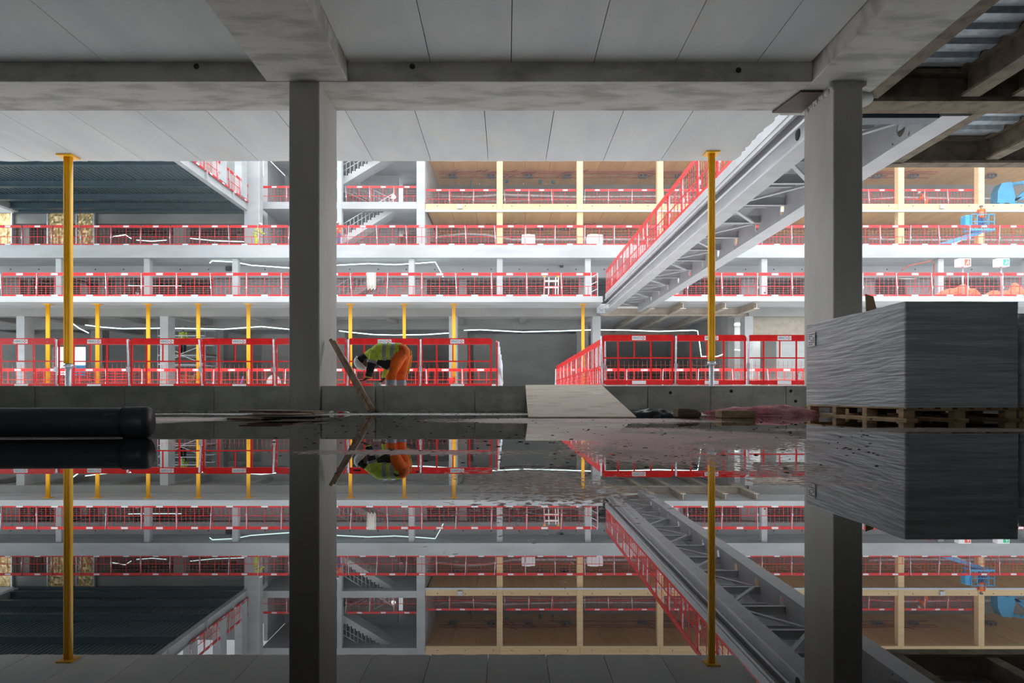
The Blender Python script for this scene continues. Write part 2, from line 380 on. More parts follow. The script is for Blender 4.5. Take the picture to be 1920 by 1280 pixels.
# ================================================================== RIGHT STEEL BAY
sb = thing('steel_floor_bay', 'brown sprayed steel beams and ribbed metal deck overhead at the right', 'steel frame', (9, 11, ZB))
O = (9, 11, ZB)
def sp(name, m_, *boxes):
    mb = MB(O)
    for q in boxes: mb.box(*q)
    return mb.build(name, m_, sb)
def ibeam(mb, axis, c, a, b_, zb, zt, w, tw=.03, tf=.04):
    if axis == 'x':
        mb.box(a, b_, c-w/2, c+w/2, zb, zb+tf).box(a, b_, c-w/2, c+w/2, zt-tf, zt).box(a, b_, c-tw/2, c+tw/2, zb+tf, zt-tf)
    else:
        mb.box(c-w/2, c+w/2, a, b_, zb, zb+tf).box(c-w/2, c+w/2, a, b_, zt-tf, zt).box(c-tw/2, c+tw/2, a, b_, zb+tf, zt-tf)
    return mb
ibeam(MB(O), 'x', 11.61, 5.81, 15.9, ZB, 5.62, .5, .10, .07).build('cross_beam', 'spray', sb)
sp('edge_beam', 'spray', (5.81, 6.05, D0, 11.3, ZB+.02, 5.62))
for k, x in enumerate((7.57, 8.40, 10.5, 12.0, 13.6)):
    ibeam(MB(O), 'y', x, D0, 11.33, ZB+.06, 5.62, .30, .06, .05).build('joist', 'spray', sb)
for k, x in enumerate((10.03, 11.5, 13.3)):
    ibeam(MB(O), 'y', x, 11.88, 14.4, ZB+.06, 5.62, .26, .06, .05).build('joist', 'spray', sb)
sp('edge_beam', 'spray', (8.0, 8.2, 11.87, 14.4, ZB, 5.62))
ibeam(MB(O), 'x', 14.5, 8.0, 15.9, ZB+.0, 5.62, .3, .06, .05).build('cross_beam', 'spray', sb)
def ribdeck(x0, x1, y0, y1, z0, pitch=.42, hgt=.07, along='x'):
    P = []; n = int((y1-y0)/pitch)
    for i in range(n):
        y = y0+i*pitch
        P += [(y, z0+hgt), (y+.16, z0+hgt), (y+.21, z0), (y+.37, z0)]
    P += [(y0+n*pitch, z0+hgt), (y0+n*pitch, z0+hgt+.02), (y0, z0+hgt+.02)]
    return MB(O).prism(P, 'x', x0, x1)
for (a, b_) in ((6.05, 7.40), (7.75, 8.24), (8.56, 10.35), (10.65, 11.85), (12.15, 13.45), (13.8, 15.9)):
    ribdeck(a, b_, 1.0, 11.3, 5.56, .42).build('deck_sheet', 'deck', sb)
for (a, b_) in ((8.2, 9.88), (10.16, 11.35), (11.65, 13.15), (13.45, 15.9)):
    ribdeck(a, b_, 11.9, 14.3, 5.56, .42).build('deck_sheet', 'deck', sb)
sp('topping', 'slab', (5.81, 16, D0, 11.86, 5.66, 5.74), (8.0, 16, 11.86, 14.65, 5.66, 5.9))
mb = MB(O); mb.loft([(5.60, 11.35, ZB-.04), (5.60, 11.35, ZB+.02)], .36, 24); mb.build('bearing_plate', 'conc', sb)

# ================================================================== FOOTBRIDGE (steel, x 5.64..7.6)
BO = (6.6, 26, 5.1)
br = thing('steel_footbridge', 'grey steel footbridge crossing the courtyard high at the right, braced underneath', 'bridge', BO)
Y0, Y1 = 11.95, 39.7
zb, zt = 5.08, 6.12
mb = MB(BO); mb.box(5.60, 6.03, Y0, Y1, zb, zb+.045).box(5.84, 5.865, Y0, Y1, zb+.045, zt-.2)
mb.box(5.64, 6.03, Y0, Y1, zt-.24, zt-.20); mb.build('girder', 'bridge', br)
mb = MB(BO); mb.box(7.50, 7.98, Y0, Y1, zb, zb+.045); mb.build('girder_flange', 'bridge', br)
# right girder web with round openings
yy = Y0; hole = .15; mbw = MB(BO)
zm = 5.34
cuts = [13.2+1.9*k for k in range(13)]
prev = Y0
for c in cuts:
    mbw.box(7.50, 7.525, prev, c-.3, zb+.045, zt-.2)
    n = 20; ring = []; sq = []
    for j in range(n):
        a = 2*math.pi*(j+.5)/n; cy, cz = math.cos(a), math.sin(a)
        ring.append((c+hole*cy, zm+hole*cz)); k_ = min(.3/max(abs(cy), 1e-6), (.215 if cz < 0 else .58)/max(abs(cz), 1e-6))
        sq.append((c+k_*cy, zm+k_*cz))
    for xx in (7.50, 7.525):
        vs = [(xx, p[0], p[1]) for p in ring]+[(xx, p[0], p[1]) for p in sq]
        mbw.add(vs, [(j, (j+1) % n, n+(j+1) % n, n+j) for j in range(n)])
    vs = [(7.50, p[0], p[1]) for p in ring]+[(7.525, p[0], p[1]) for p in ring]
    mbw.add(vs, [(j, (j+1) % n, n+(j+1) % n, n+j) for j in range(n)])
    prev = c+.3
mbw.box(7.50, 7.525, prev, Y1, zb+.045, zt-.2); mbw.build('girder_web', 'bridge', br)
# deck edge: cream strip, recess, channel
mb = MB(BO); mb.box(5.64, 5.70, Y0, Y1, zt-.20, zt); mb.box(5.60, 5.66, Y0, Y1, zt-.40, zt-.34); mb.box(5.66, 5.72, Y0, Y1, zt-.36, zt-.22)
mb.box(5.62, 5.66, Y0, Y1, zb+.36, zb+.42).build('deck_edge', 'bridge', br)
mb = MB(BO); mb.box(5.70, 7.9, Y0, Y1, zt-.2, zt-.12); mb.build('deck', 'bridge', br)
mb = MB(BO)
for k in range(90): mb.sphere((5.64, Y0+.2+k*.305, zt-.06), .012, 6, 3)
mb.build('bolt_heads', 'galv', br, kind='stuff')
for k in range(15):
    y = Y0+1.0+k*1.9
    mb = MB(BO); ibeam(mb, 'x', y, 5.87, 7.50, zb+.30, zb+.52, .12, .015, .015); mb.build('cross_member', 'bridge', br)
    if k < 14:
        a, b_ = (6.0, 7.3) if k % 2 else (7.3, 6.0)
        MB(BO).bar((a, y+.06, zb+.3), (b_, y+1.84, zb+.3), .10, .05).build('brace', 'bridge', br)
        MB(BO).bar((5.95, y+.95, zb+.55), (7.35, y+.95, zb+.55), .09, .09).build('deck_bearer', 'bridge', br)
mb = MB(BO); mb.box(5.5, 7.48, 11.98, 12.25, zb-.02, zb+.35).build('end_beam', 'bsteel', br)
mb = MB(BO)
for y in (12.75, 13.9):
    MB(BO).loft([(5.832, y, 5.5), (5.84, y, 5.5)], .12, 16).build('web_hole', 'joint', br)
mb = MB(BO); mb.box(5.15, 5.62, 39.6, 39.85, 5.0, 5.45).box(5.3, 5.5, 39.4, 39.9, 5.2, 5.3).build('bearing_bracket', 'galv', br)

# thin scattering volume added for a milky glow in the courtyard
m = bpy.data.materials.new('courtyard_glow_haze'); m.use_nodes = True; nt = m.node_tree; nt.nodes.remove(nt.nodes['Principled BSDF'])
vs_ = nn(nt, 'ShaderNodeVolumeScatter'); vs_.inputs['Color'].default_value = (.96, .98, 1, 1); vs_.inputs['Density'].default_value = .0016; vs_.inputs['Anisotropy'].default_value = .3
nt.links.new(vs_.outputs[0], nt.nodes['Material Output'].inputs['Volume']); M['haze'] = m
hz = MB((0, 30, 0)).box(-13, 45, 19, 60, 2.0, 24).build('haze', 'haze', kind='structure'); hz['label'] = 'thin haze volume added for a milky glow in the middle and right of the courtyard'

# ================================================================== YELLOW PROPS
def prop_mesh(px, d, ztop, zbase, zcol, w, label, group, name='shoring_prop'):
    x = X(px, d); t = thing(name, label, 'prop', (x, d, zbase), 0, group); o_ = (x, d, zbase)
    mb = MB(o_); n = 3; ww = w/3
    for k in range(3):
        cx = x-w/2+ww*(k+.5); mb.loft([(cx, d, zcol), (cx, d, ztop-.03)], [(ww*.52, w*.40)]*2, 8)
    mb.box(x-w*.42, x+w*.42, d-w*.22, d+w*.22, zcol, ztop-.03); mb.build('outer_tube', 'yellow', t)
    MB(o_).box(x-w*1.0, x+w*1.0, d-w, d+w, ztop-.03, ztop-.002).build('head_plate', 'yellow', t)
    if zcol-zbase > .15:
        MB(o_).loft([(x, d, zbase+.02), (x, d, zcol)], w*.36, 12).build('inner_tube', 'galv', t)
        mb = MB(o_); mb.loft([(x, d, zcol-.07), (x, d, zcol-.02)], w*.62, 14); mb.bar((x-w*.95, d, zcol-.1), (x+w*.95, d, zcol-.06), .02); mb.build('collar', 'galv', t)
    MB(o_).box(x-w*.9, x+w*.9, d-w*.9, d+w*.9, zbase, zbase+.02).build('base_plate', 'galv' if zcol-zbase > .15 else 'yellow', t)
    return t
prop_mesh(128, 14.8, ZC, 0, .95, .165, 'big yellow shoring prop at the far left, standing just beyond the kerb wall', 'x').pop('group', None)
prop_mesh(1334, 14.6, ZC, 0, 1.0, .145, 'big yellow shoring prop beside the underside of the steel footbridge', 'x').pop('group', None)
names_ = ['farthest left of the thin yellow props', 'second thin yellow prop from the left', 'thin yellow prop left of the scaffold tower', 'thin yellow prop in front of the scaffold tower', 'thin yellow prop nearest the left side of the big pillar', 'thin yellow prop just right of the big pillar', 'thin yellow prop above the bent worker', 'thin yellow prop right of the bent worker', 'lone thin yellow prop near the right-hand walkway']
for px, nm in zip((90, 183, 278, 372, 466, 657, 758, 851, 1093), names_):
    t = prop_mesh(px, 38.3, 5.345, .92, .98, .2 if px not in (758, 1093) else .18, nm+' under the first-floor edge', 'thin yellow props under the far slab')

# ================================================================== RED EDGE BARRIERS
PW, PH = 1.9, 1.3
def make_panel(style, worn=False):
    red = 'redworn' if worn else 'red'
    t = thing('safety_barrier', 'red barrier', 'barrier', (0, 0, 0))
    def rc(x0, x1, z0, z1, r, top=True):
        P = [(x0, z0), (x1, z0)]
        for k in range(5): a = k*math.pi/8; P.append((x1-r+r*math.cos(a), z1-r+r*math.sin(a)))
        for k in range(5): a = math.pi/2+k*math.pi/8; P.append((x0+r+r*math.cos(a), z1-r+r*math.sin(a)))
        return P
    MB().prism(rc(.0, PW-.02, PH-.165, PH, .09), 'y', -.02, .02).build('top_board', red, t)
    MB().box(.02, PW-.04, -.015, .015, .0, .11).build('toe_board', red, t)
    sw = .022 if style == 'near' else .015
    for x in (.03, PW-.06): MB().box(x-sw, x+sw, -.012, .012, .1, PH-.16).build('stile', red, t)
    zm_ = .70 if style == 'near' else .56
    MB().box(.04, PW-.07, -.014, .014, zm_-.02, zm_+.015).build('mid_rail', red, t)
    if style == 'near':
        for x in (.42, 1.28): MB().box(x-.02, x+.02, -.012, .012, .1, PH-.16).build('upright', red, t)
        MB().box(.83, .86, -.012, .012, zm_, PH-.16).build('upright', red, t)
    else:
        MB().box(.935, .96, -.01, .01, .1, PH-.16).build('upright', red, t)
        for x in (.48, 1.42): MB().box(x-.010, x+.010, -.012, .012, .1, zm_).build('upright', red, t)
    w = MB(); th = .003 if style == 'near' else .0035
    zs = [.2, .3, .4, .5] if style == 'near' else [.22, .34, .45, .74, .92]
    xs_ = [.1+.12*k for k in range(15)] if style == 'near' else [.24+.24*k for k in range(7)]
    ztop_ = .62 if style == 'near' else 1.14
    for z in zs: w.box(.04, PW-.07, .004, .004+th*2, z-th, z+th)
    for x in xs_: w.box(x-th, x+th, .004, .004+th*2, .1, ztop_)
    w.build('wire_mesh', 'pink', t, kind='stuff')
    for z, hh in ((PH-.085, .055), (.055, .045)):
        pl = MB().box(.78, 1.14, -.028, -.021, z-hh, z+hh).build('label_plate', 'plate', t)
        if style == 'near' and z > 1:
            text_mesh('VINCI', .085, 'ink', 'lettering', pl, (.90, -.030, z+.0))
            e = MB()
            for (u, v_) in ((.03, 0), (-.03, 0), (0, .03), (0, -.03)):
                e.prism([(1.07+u-.016, z+v_), (1.07+u, z+v_-.016), (1.07+u+.016, z+v_), (1.07+u, z+v_+.016)], 'y', -.032, -.029)
            e.build('emblem', 'logo', pl)
    po = MB().loft([(0, -.05, 0), (0, -.05, PH-.03)], .024, 8).build('support_post', 'galv', t)
    MB().box(-.035, .035, -.10, -.03, .42, .55).build('clamp', 'galv', po)
    MB().box(-.06, .06, -.12, .02, .0, .012).build('foot', 'galv', po)
    return t
NUM = ['first', 'second', 'third', 'fourth', 'fifth', 'sixth', 'seventh', 'eighth', 'ninth', 'tenth', 'eleventh', 'twelfth', 'thirteenth', 'fourteenth', 'fifteenth', 'sixteenth', 'seventeenth', 'eighteenth', 'nineteenth', 'twentieth']
ORD = NUM
PROTO = {'near': make_panel('near'), 'nearworn': make_panel('near', True), 'far': make_panel('far'), 'farworn': make_panel('far', True)}
CM = {k: childmap_of(v) for k, v in PROTO.items()}
def fence_row(p, ang, n, z, where, style='far', worn=(), tilt=.01, pitch=PW):
    """where: f(i) -> label, group"""
    dx, dy = math.cos(ang), math.sin(ang)
    for i in range(n):
        k = style+('worn' if i in worn else '')
        lab = where(i)
        if 'of the picture' in lab[0]: continue
        r = copytree(PROTO[k], CM[k], (p[0]+dx*pitch*i, p[1]+dy*pitch*i, z), ang, lab[0], lab[1])
        r.rotation_euler = (random.uniform(-tilt, tilt), random.uniform(-.004, .004), ang)
        LASTP['o'].rotation_euler = (0, random.uniform(-.07, .05), 0)
def seglab(x0, d, n, place, segs, grp, pitch=PW):
    cnt = {}; out = []
    for i in range(n):
        px = VX+(x0+pitch*(i+.5))/d*F; name = None
        for a, b_, t_ in segs:
            if a <= px < b_: name = t_
        if name is None: w_ = 'left of the picture' if px < 0 else ('hidden behind the big left pillar' if px < 640 else ('hidden behind the right pillar or wrapped load' if px < 1920 else 'right of the picture')); out.append(('red barrier '+place+', '+w_, grp+' '+w_)); continue
        c = cnt.get(name, 0); cnt[name] = c+1; out.append((f'{NUM[c]} red barrier {name}, {place}', grp))
    return lambda i: out[i]
S4 = [(0, 541, 'from the left picture edge'), (632, 1120, 'right of the big pillar'), (1120, 1508, 'right of the footbridge foot'), (1618, 1920, 'right of the right pillar')]
# kerbs under the near rows
struct('trim_1', MB().box(-18, -.30, 18.0, 18.35, -.2, .47), 'outer')
struct('trim_2', MB().box(2.45, 18, 18.0, 18.35, -.2, .54), 'outer')
def near_left(i):
    p = ['outside the left picture edge', 'at the left picture edge', 'left of the big yellow prop', 'right of the big yellow prop', 'between the big yellow prop and the pillar', 'touching the left side of the big pillar', 'right behind the bent worker', 'right of the bent worker ending at the walkway gap']
    return (f'near red barrier {p[i]}', 'near barriers left of the walkway')
fence_row((-.35-8*PW, 18.15), 0, 8, .47, near_left, 'near', worn=(0, 1, 5), tilt=.02)
def near_right(i):
    p = ['starting at the walkway corner', 'left of the right-hand yellow prop', 'behind the right-hand yellow prop', 'cut off by the wrapped pallet load', 'hidden behind the wrapped pallet load']
    return (f'near red barrier {p[i]}', 'near barriers right of the walkway')
fence_row((2.5, 18.15), 0, 5, .56, near_right, 'near', tilt=.01)
wk = MB((1.1, 27, .3)); wk.box(-.45, 2.7, 18.36, 36.9, .2, .44)
tag(wk.build('walkway_deck', 'outer'), 'concrete walkway crossing the courtyard between the two inner red barrier lines', 'walkway')
fence_row((2.55, 18.3), math.pi/2, 9, .5, lambda i: (f'{NUM[i]} red barrier from the near end, right side of the ground walkway', 'walkway right side'), 'far')
fence_row((-.26, 18.6), math.pi/2, 9, .45, lambda i: (f'{NUM[i]} red barrier from the near end, left side of the ground walkway', 'walkway left side'), 'far')
SG = [(0, 541, 'from the left picture edge'), (632, 1120, 'right of the big pillar'), (1120, 1508, 'right of the walkway')]
a = -.45-15*PW; fence_row((a, 37.05), 0, 15, .45, seglab(a, 37.05, 15, 'in the far ground row', SG, 'far ground barriers left'), 'near')
a = 2.6; fence_row((a, 37.05), 0, 14, .45, seglab(a, 37.05, 14, 'in the far ground row', [(1000, 1508, 'right of the walkway')], 'far ground barriers right'), 'near')
a = 4.9-17*PW; fence_row((a, 37.65), 0, 17, 5.67, seglab(a, 37.65, 17, 'first-floor edge', S4, 'first-floor barriers left'), 'far', worn=(1, 3, 12))
a = 7.9; fence_row((a, 37.65), 0, 11, 5.67, seglab(a, 37.65, 11, 'first-floor edge', S4, 'first-floor barriers right'), 'far', worn=(6, 9))
S4b = [(0, 541, 'from the left picture edge'), (632, 1508, 'right of the big pillar'), (1618, 1920, 'right of the right pillar')]
fence_row((-33, 44.55), 0, 35, 9.95, seglab(-33, 44.55, 35, 'second-floor edge', S4b, 'second-floor barriers'), 'far', worn=(7, 20))
TC = [X(937+150*k, 51.2) for k in range(-1, 9)]
for k in range(7):
    xa = TC[k]+.35 if k else X(797, 51.6)
    fence_row((xa+.05, 51.75), 0, 3, 14.42, lambda i: (f'{["left", "middle", "right"][i]} red barrier in the {NUM[k]} timber bay from the left, third floor', 'third-floor barriers in the timber bays'), 'far', pitch=1.76)
fence_row((X(650, 51.5), 51.5), 0, 3, 14.58, lambda i: (f'{["left", "middle", "right"][i]} red barrier on the stair landing, third floor', 'stair landing barriers'), 'far', pitch=1.76)
fence_row((X(490, 51.5), 51.5), 0, 2, 14.58, lambda i: (f'{["left", "right"][i]} red barrier on the third-floor landing just left of the big pillar', 'left landing barriers'), 'far')
fence_row((5.67, 13.0), math.pi/2, 14, 6.12, lambda i: (f'{NUM[i]} red barrier from the near end along the steel footbridge edge', 'footbridge barriers'), 'far')
fence_row((-18.5, 40.5), math.pi/2, 5, 14.1, lambda i: (f'{NUM[i]} red barrier from the near end above the dark blue deck', 'blue deck barriers'), 'far')
for r in list(PROTO.values()):
    for c in childmap_of(r).values():
        for q in c: bpy.data.objects.remove(q, do_unlink=True)
    bpy.data.objects.remove(r, do_unlink=True)

# ================================================================== FAR BUILDING
FO = (0, 40, 0)
fb = thing('concrete_building', 'pale concrete building across the courtyard with open floors and stepped edges', 'building', FO)
def fp(name, m_, *boxes, **kw):
    mb = MB(FO)
    for q in boxes: mb.box(*q)
    return mb.build(name, m_, fb, **kw)
struct('ground', MB().box(-50, 50, 18.4, 36.8, -2.2, -2), 'outer')
fp('ground_slab', 'outer', (-50, 50, 36.85, 62, -2, .45))
fp('kerb', 'far', (-50, -.6, 37.95, 38.7, .45, .92), (2.8, 5.0, 37.95, 38.7, .45, .92))
# first floor slab and edge
fp('floor_slab', 'far', (-50, 5.2, 37.5, 62, 5.35, 5.67))
fp('floor_slab', 'far', (7.75, 50, 37.5, 62, 5.40, 5.67))
fp('floor_slab', 'far', (5.2, 7.75, 40.6, 62, 5.35, 5.67))
sb_l = [-36.4, -28.1, -19.8, -11.5, -3.1, 5.2, 14.0, 22.3, 30.6]
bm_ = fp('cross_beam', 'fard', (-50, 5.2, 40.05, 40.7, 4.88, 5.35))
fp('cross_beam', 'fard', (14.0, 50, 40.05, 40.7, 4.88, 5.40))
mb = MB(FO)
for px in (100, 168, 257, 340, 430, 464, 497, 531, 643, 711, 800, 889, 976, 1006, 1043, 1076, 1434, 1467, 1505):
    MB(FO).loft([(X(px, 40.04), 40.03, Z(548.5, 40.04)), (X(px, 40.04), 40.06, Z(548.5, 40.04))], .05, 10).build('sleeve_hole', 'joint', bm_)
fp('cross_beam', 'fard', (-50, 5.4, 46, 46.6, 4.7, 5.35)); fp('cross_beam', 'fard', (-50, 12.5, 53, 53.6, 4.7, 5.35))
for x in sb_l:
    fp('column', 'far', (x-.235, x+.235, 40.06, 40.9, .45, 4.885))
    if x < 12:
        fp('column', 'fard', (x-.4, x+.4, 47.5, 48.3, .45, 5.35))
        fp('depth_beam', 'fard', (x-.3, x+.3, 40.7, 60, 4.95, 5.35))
    fp('depth_beam', 'fard', (x+3.9, x+4.3, 40.7, 60, 5.05, 5.35)) if x < 2 else None
# ground storey back walls (with two lit openings), pieces
xa0, xa1 = X(97, 58), X(160, 58)
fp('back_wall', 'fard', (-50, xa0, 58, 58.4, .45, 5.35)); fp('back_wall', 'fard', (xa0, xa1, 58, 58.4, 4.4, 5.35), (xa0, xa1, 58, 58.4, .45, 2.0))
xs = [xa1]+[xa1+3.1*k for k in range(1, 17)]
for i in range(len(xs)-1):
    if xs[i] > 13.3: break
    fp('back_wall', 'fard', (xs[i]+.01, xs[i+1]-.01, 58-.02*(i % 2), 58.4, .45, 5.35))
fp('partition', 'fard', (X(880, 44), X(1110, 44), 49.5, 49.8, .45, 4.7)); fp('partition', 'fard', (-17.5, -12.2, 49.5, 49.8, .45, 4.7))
fp('side_wall', 'fard', (13.4, 13.8, 42, 58, .45, 5.35))
# right-hand ground opening: lintel, pale hall with stair
fp('lintel', 'cream', (14.3, 50, 41.0, 41.3, 3.95, 4.95)); fp('lintel', 'joint', (14.3, 50, 41.0, 41.2, 3.65, 3.8)); fp('lintel', 'cream', (14.3, 50, 41.02, 41.25, 3.8, 3.95))
fp('pale_wall', 'far', (14.4, 19, 50, 50.3, .45, 5.4)); fp('pale_wall', 'far', (19.5, 50, 54, 54.3, .45, 5.4))
fp('pale_column', 'fard', (16.9, 17.7, 45.5, 46.2, .45, 5.4))
mb = MB(FO)
for k in range(14): mb.box(19.2+.3*k, 19.5+.3*k, 46, 48, .45+.2*k, .8+.2*k+.0)
mb.build('ground_stair', 'far', fb); 
mb = MB(FO)
for k in range(8): mb.bar((19.3+.55*k, 46, .8+.37*k), (19.3+.55*k, 46, 1.75+.37*k), .04)
mb.bar((19.2, 46, 1.75), (23.4, 46, 4.55), .05); mb.build('stair_rail', 'bsteel', fb)
cl_ = thing('hall_fill_strips', 'hidden glowing strips added to brighten the pale hall beside the wrapped load', 'lamp', (21, 48, 5.3))  # added glow above the lintel, out of sight, to brighten the hall
MB((21, 48, 5.3)).box(16, 24, 46, 46.4, 5.28, 5.34).box(16, 24, 48.8, 49.2, 5.28, 5.34).box(20, 26, 51.5, 51.9, 5.28, 5.34).build('fill_glow_panels', 'strip', cl_); MB((21, 48, 5.3)).box(15.95, 24.05, 45.95, 46.45, 5.34, 5.39).build('housing', 'plate', cl_)
# steel framed soffit right of bridge
for x in (7.9, 9.6, 11.9, 13.6):
    ibeam(MB(FO), 'y', x, 37.7, 52, 5.02, 5.38, .3, .04, .04).build('steel_joist', 'cream', fb)
ibeam(MB(FO), 'x', 40.4, 5.45, 14.0, 4.95, 5.38, .35, .05, .05).build('steel_beam', 'cream', fb)
ibeam(MB(FO), 'x', 52, 5.45, 14.0, 4.75, 5.38, .35, .05, .05).build('steel_beam', 'cream', fb)
# ---- first storey interior (z 5.67..9.12)
fp('floor_slab', 'far', (-50, 50, 44.4, 62, 9.12, 9.95)); fp('slab_nib', 'far', (-50, 50, 44.33, 44.4, 9.12, 9.27))
fp('slab_nib', 'far', (-50, 5.2, 37.46, 37.5, 5.35, 5.42))
b3 = fp('cross_beam', 'far', (-50, 50, 47.2, 47.7, 8.35, 9.12))
mb = MB(FO)
for k in range(36): 
    px = 20+53*k; MB(FO).loft([(X(px, 47.2), 47.19, Z(505, 47.2)), (X(px, 47.2), 47.21, Z(505, 47.2))], .045, 8).build('sleeve_hole', 'joint', b3)
for k in range(-1, 13):
    x = X(113+164.8*k, 44.7); fp('slim_column', 'far', (x-.19, x+.19, 44.5, 44.95, 5.67, 9.12), bevel=.03)
walls3 = [(-60, 38), (150, 165), (185, 200), (400, 800), (860, 875), (1085, 1110), (1180, 1280), (1390, 1420), (1508, 1640), (1700, 1750), (1880, 1990)]
for a, b_ in walls3: fp('wall_panel', 'far' if a > 380 else 'fard', (X(a, 49.5), X(b_, 49.5), 49.5, 49.8, 5.67, 8.6))
for x in (20, 190): fp('pier', 'fard', (X(x+25, 50)-.5, X(x+25, 50)+.5, 50, 52, 5.67, 9.12))
fp('back_wall', 'fard', (-50, 50, 58, 58.4, 5.67, 9.12))
# ---- second storey
fp('pillar', 'far', (X(461, 50), X(490, 50), 49.6, 50.4, 9.95, 18.8), bevel=.05)
fp('back_wall', 'fard', (-50, -5.8, 58, 58.4, 9.95, 13.6)); 
for a, b_ in ((30, 55), (172, 192), (325, 345)): fp('pier', 'fard', (X(a, 51), X(b_, 51), 51, 52, 9.95, 13.4))
fp('cross_beam', 'fard', (-50, -18.5, 50.6, 51.0, 12.85, 13.6)); fp('partition', 'fard', (X(350, 53), X(460, 53), 56, 56.2, 9.95, 13.0))
fp('floor_slab', 'fard', (-50, -18.5, 50.26, 60, 13.55, 14.1)); fp('partition', 'fard', (X(46, 52), X(68, 52), 52.5, 52.8, 9.95, 13.0))
# core bays with landings and stairs
fp('landing_slab', 'far', (X(490, 51), X(797, 51), 51, 60, 14.05, 14.56)); fp('landing_slab', 'far', (X(490, 51), X(797, 51), 51, 60, 18.25, 18.8))
for a, b_ in ((632, 641), (781, 797), (596, 604)): fp('core_column', 'far', (X(a, 51), X(b_, 51), 50.95, 51.5, 9.95, 18.5), bevel=.03)
fp('core_wall', 'far', (X(797, 51)-.3, X(797, 51), 51.5, 60, 9.95, 18.25)); fp('core_wall', 'far', (X(600, 51)-.3, X(600, 51), 51.5, 60, 9.95, 18.25))
fp('core_wall', 'far', (X(490, 51)-.35, X(490, 51)-.05, 52.5, 60, 9.95, 18.25))
fp('core_wall', 'far', (-22, X(745, 56), 56.5, 56.8, 9.95, 18.25))
fp('core_wall', 'fard', (X(745, 56), X(800, 56), 59, 59.2, 9.95, 18.25))
def stair(x0, z0, x1, z1, y0, y1, n, m_='far'):
    P = []; dx = (x1-x0)/n; dz = (z1-z0)/n
    for k in range(n): P += [(x0+dx*k, z0+dz*k), (x0+dx*k, z0+dz*(k+1))]
    P += [(x1, z1), (x1, z1-.42), (x0+.45, z0-.15), (x0, z0-.1)]
    s_ = MB(FO).prism(P, 'y', y0, y1).build('stair_flight', m_, fb)
    mb = MB(FO)
    for k in range(0, n, 1): mb.bar((x0+dx*(k+.5), y0+.05, z0+dz*(k+1)), (x0+dx*(k+.5), y0+.05, z0+dz*(k+1)+.95), .03)
    mb.bar((x0, y0+.05, z0+.95+dz), (x1, y0+.05, z1+.95), .05); mb.bar((x0, y0+.05, z0+.5+dz), (x1, y0+.05, z1+.5), .03)
    mb.build('stair_railing', 'galv', fb)
    return s_
stair(-15.9+.6, 10.1, -8.35, 14.5, 51.7, 53.2, 24)
stair(-15.9+.6, 14.6, -8.35, 18.8, 51.7, 53.2, 24)
stair(-13.5, 5.7, -7.5, 9.5, 47.9, 49.2, 20, 'fard')
stair(-9.0, 14.56, -14.5, 17.4, 54.2, 55.6, 14); stair(-9.0, 9.95, -14.5, 12.9, 54.2, 55.6, 14)
# ---- blue steel deck overhead, upper left
DO = (-26, 44, 13.55)
dk = thing('steel_deck', 'dark blue steel deck with ribbed sheeting hanging over the second floor, upper left', 'steel frame', DO)
for d_ in (49.2, 47.0, 44.1, 40.0, 36.6): ibeam(MB(DO), 'x', d_, -35.2, -18.85, 13.55, 14.02, .34, .05, .05).build('joist', 'bsteel', dk)
# ribs run away from the viewer
P = []
for i in range(54):
    x = -35.2+i*.30; P += [(x, 14.05), (x+.13, 14.05), (x+.16, 13.97), (x+.27, 13.97)]
P += [(-19.0, 14.05), (-19.0, 14.09), (-35.2, 14.09)]
MB(DO).prism(P, 'y', 36.4, 50.2).build('deck_sheet', 'bdeck', dk)
mb = MB(DO); mb.box(-18.85, -18.5, 36.4, 50.0, 13.55, 13.6).box(-18.7, -18.62, 36.4, 50.0, 13.6, 14.2).box(-18.85, -18.5, 36.4, 50.0, 14.2, 14.25)
mb.build('edge_beam', 'far', dk)
mb = MB(DO); mb.box(-35.6, -35.2, 36.4, 50.0, 13.55, 14.1); mb.build('edge_beam', 'far', dk)
MB(DO).box(-35.6, -18.6, 50.0, 50.25, 13.5, 14.1).build('edge_beam', 'bsteel', dk)
for (a, b_) in ((40.6, 41.4), (44.7, 45.7), (48.3, 49.3)): MB(DO).box(-18.95, -18.45, a, b_, 14.25, 18.2).build('deck_post', 'far', dk)
for d_ in (38, 42.8, 47): MB(DO).box(-18.62, -18.46, d_-.05, d_+.05, 13.6, 14.2).build('stiffener', 'far', dk)
MB(DO).box(-24, -19.4, 52, 52.3, 14.25, 18).build('deck_backing', 'fard', dk)
# ---- timber building on the upper right
TO = (14, 51, 9.95)
tb = thing('timber_building', 'laminated timber post and beam floors on the upper storeys, centre to right', 'building', TO)
def tp(name, m_, *boxes, **kw):
    mb = MB(TO)
    for q in boxes: mb.box(*q)
    return mb.build(name, m_, tb, **kw)
tx0 = X(797, 51)
for k, x in enumerate(TC):
    if k == 0: continue
    tp('timber_post', 'timber', (x-.22, x+.22, 51, 51.5, 9.95, 18.15), bevel=.01)
xs_ = [tx0]+TC[1:]
for k in range(len(xs_)-1):
    for (z0, z1) in ((13.95, 14.42), (18.12, 18.75)):
        e = tp('timber_beam', 'timber', (xs_[k]+.01+(.22 if k and z0 < 15 else 0), xs_[k+1]-.01-(.22 if z0 < 15 else 0), 51.05, 51.45, z0, z1))
        for j in range(3):
            x = xs_[k]+.9+2.05*j; MB(TO).loft([(x, 51.03, z0+.32), (x, 51.06, z0+.32)], .035, 8).build('bolt_hole', 'joint', e)
    w = (xs_[k+1]-xs_[k])/3
    for j in range(3):
        for z in (14.25, 18.55): tp('ceiling_board', 'clt', (xs_[k]+w*j+.012, xs_[k]+w*(j+1)-.012, 51.46, 60, z+random.uniform(0, .01), z+.14))
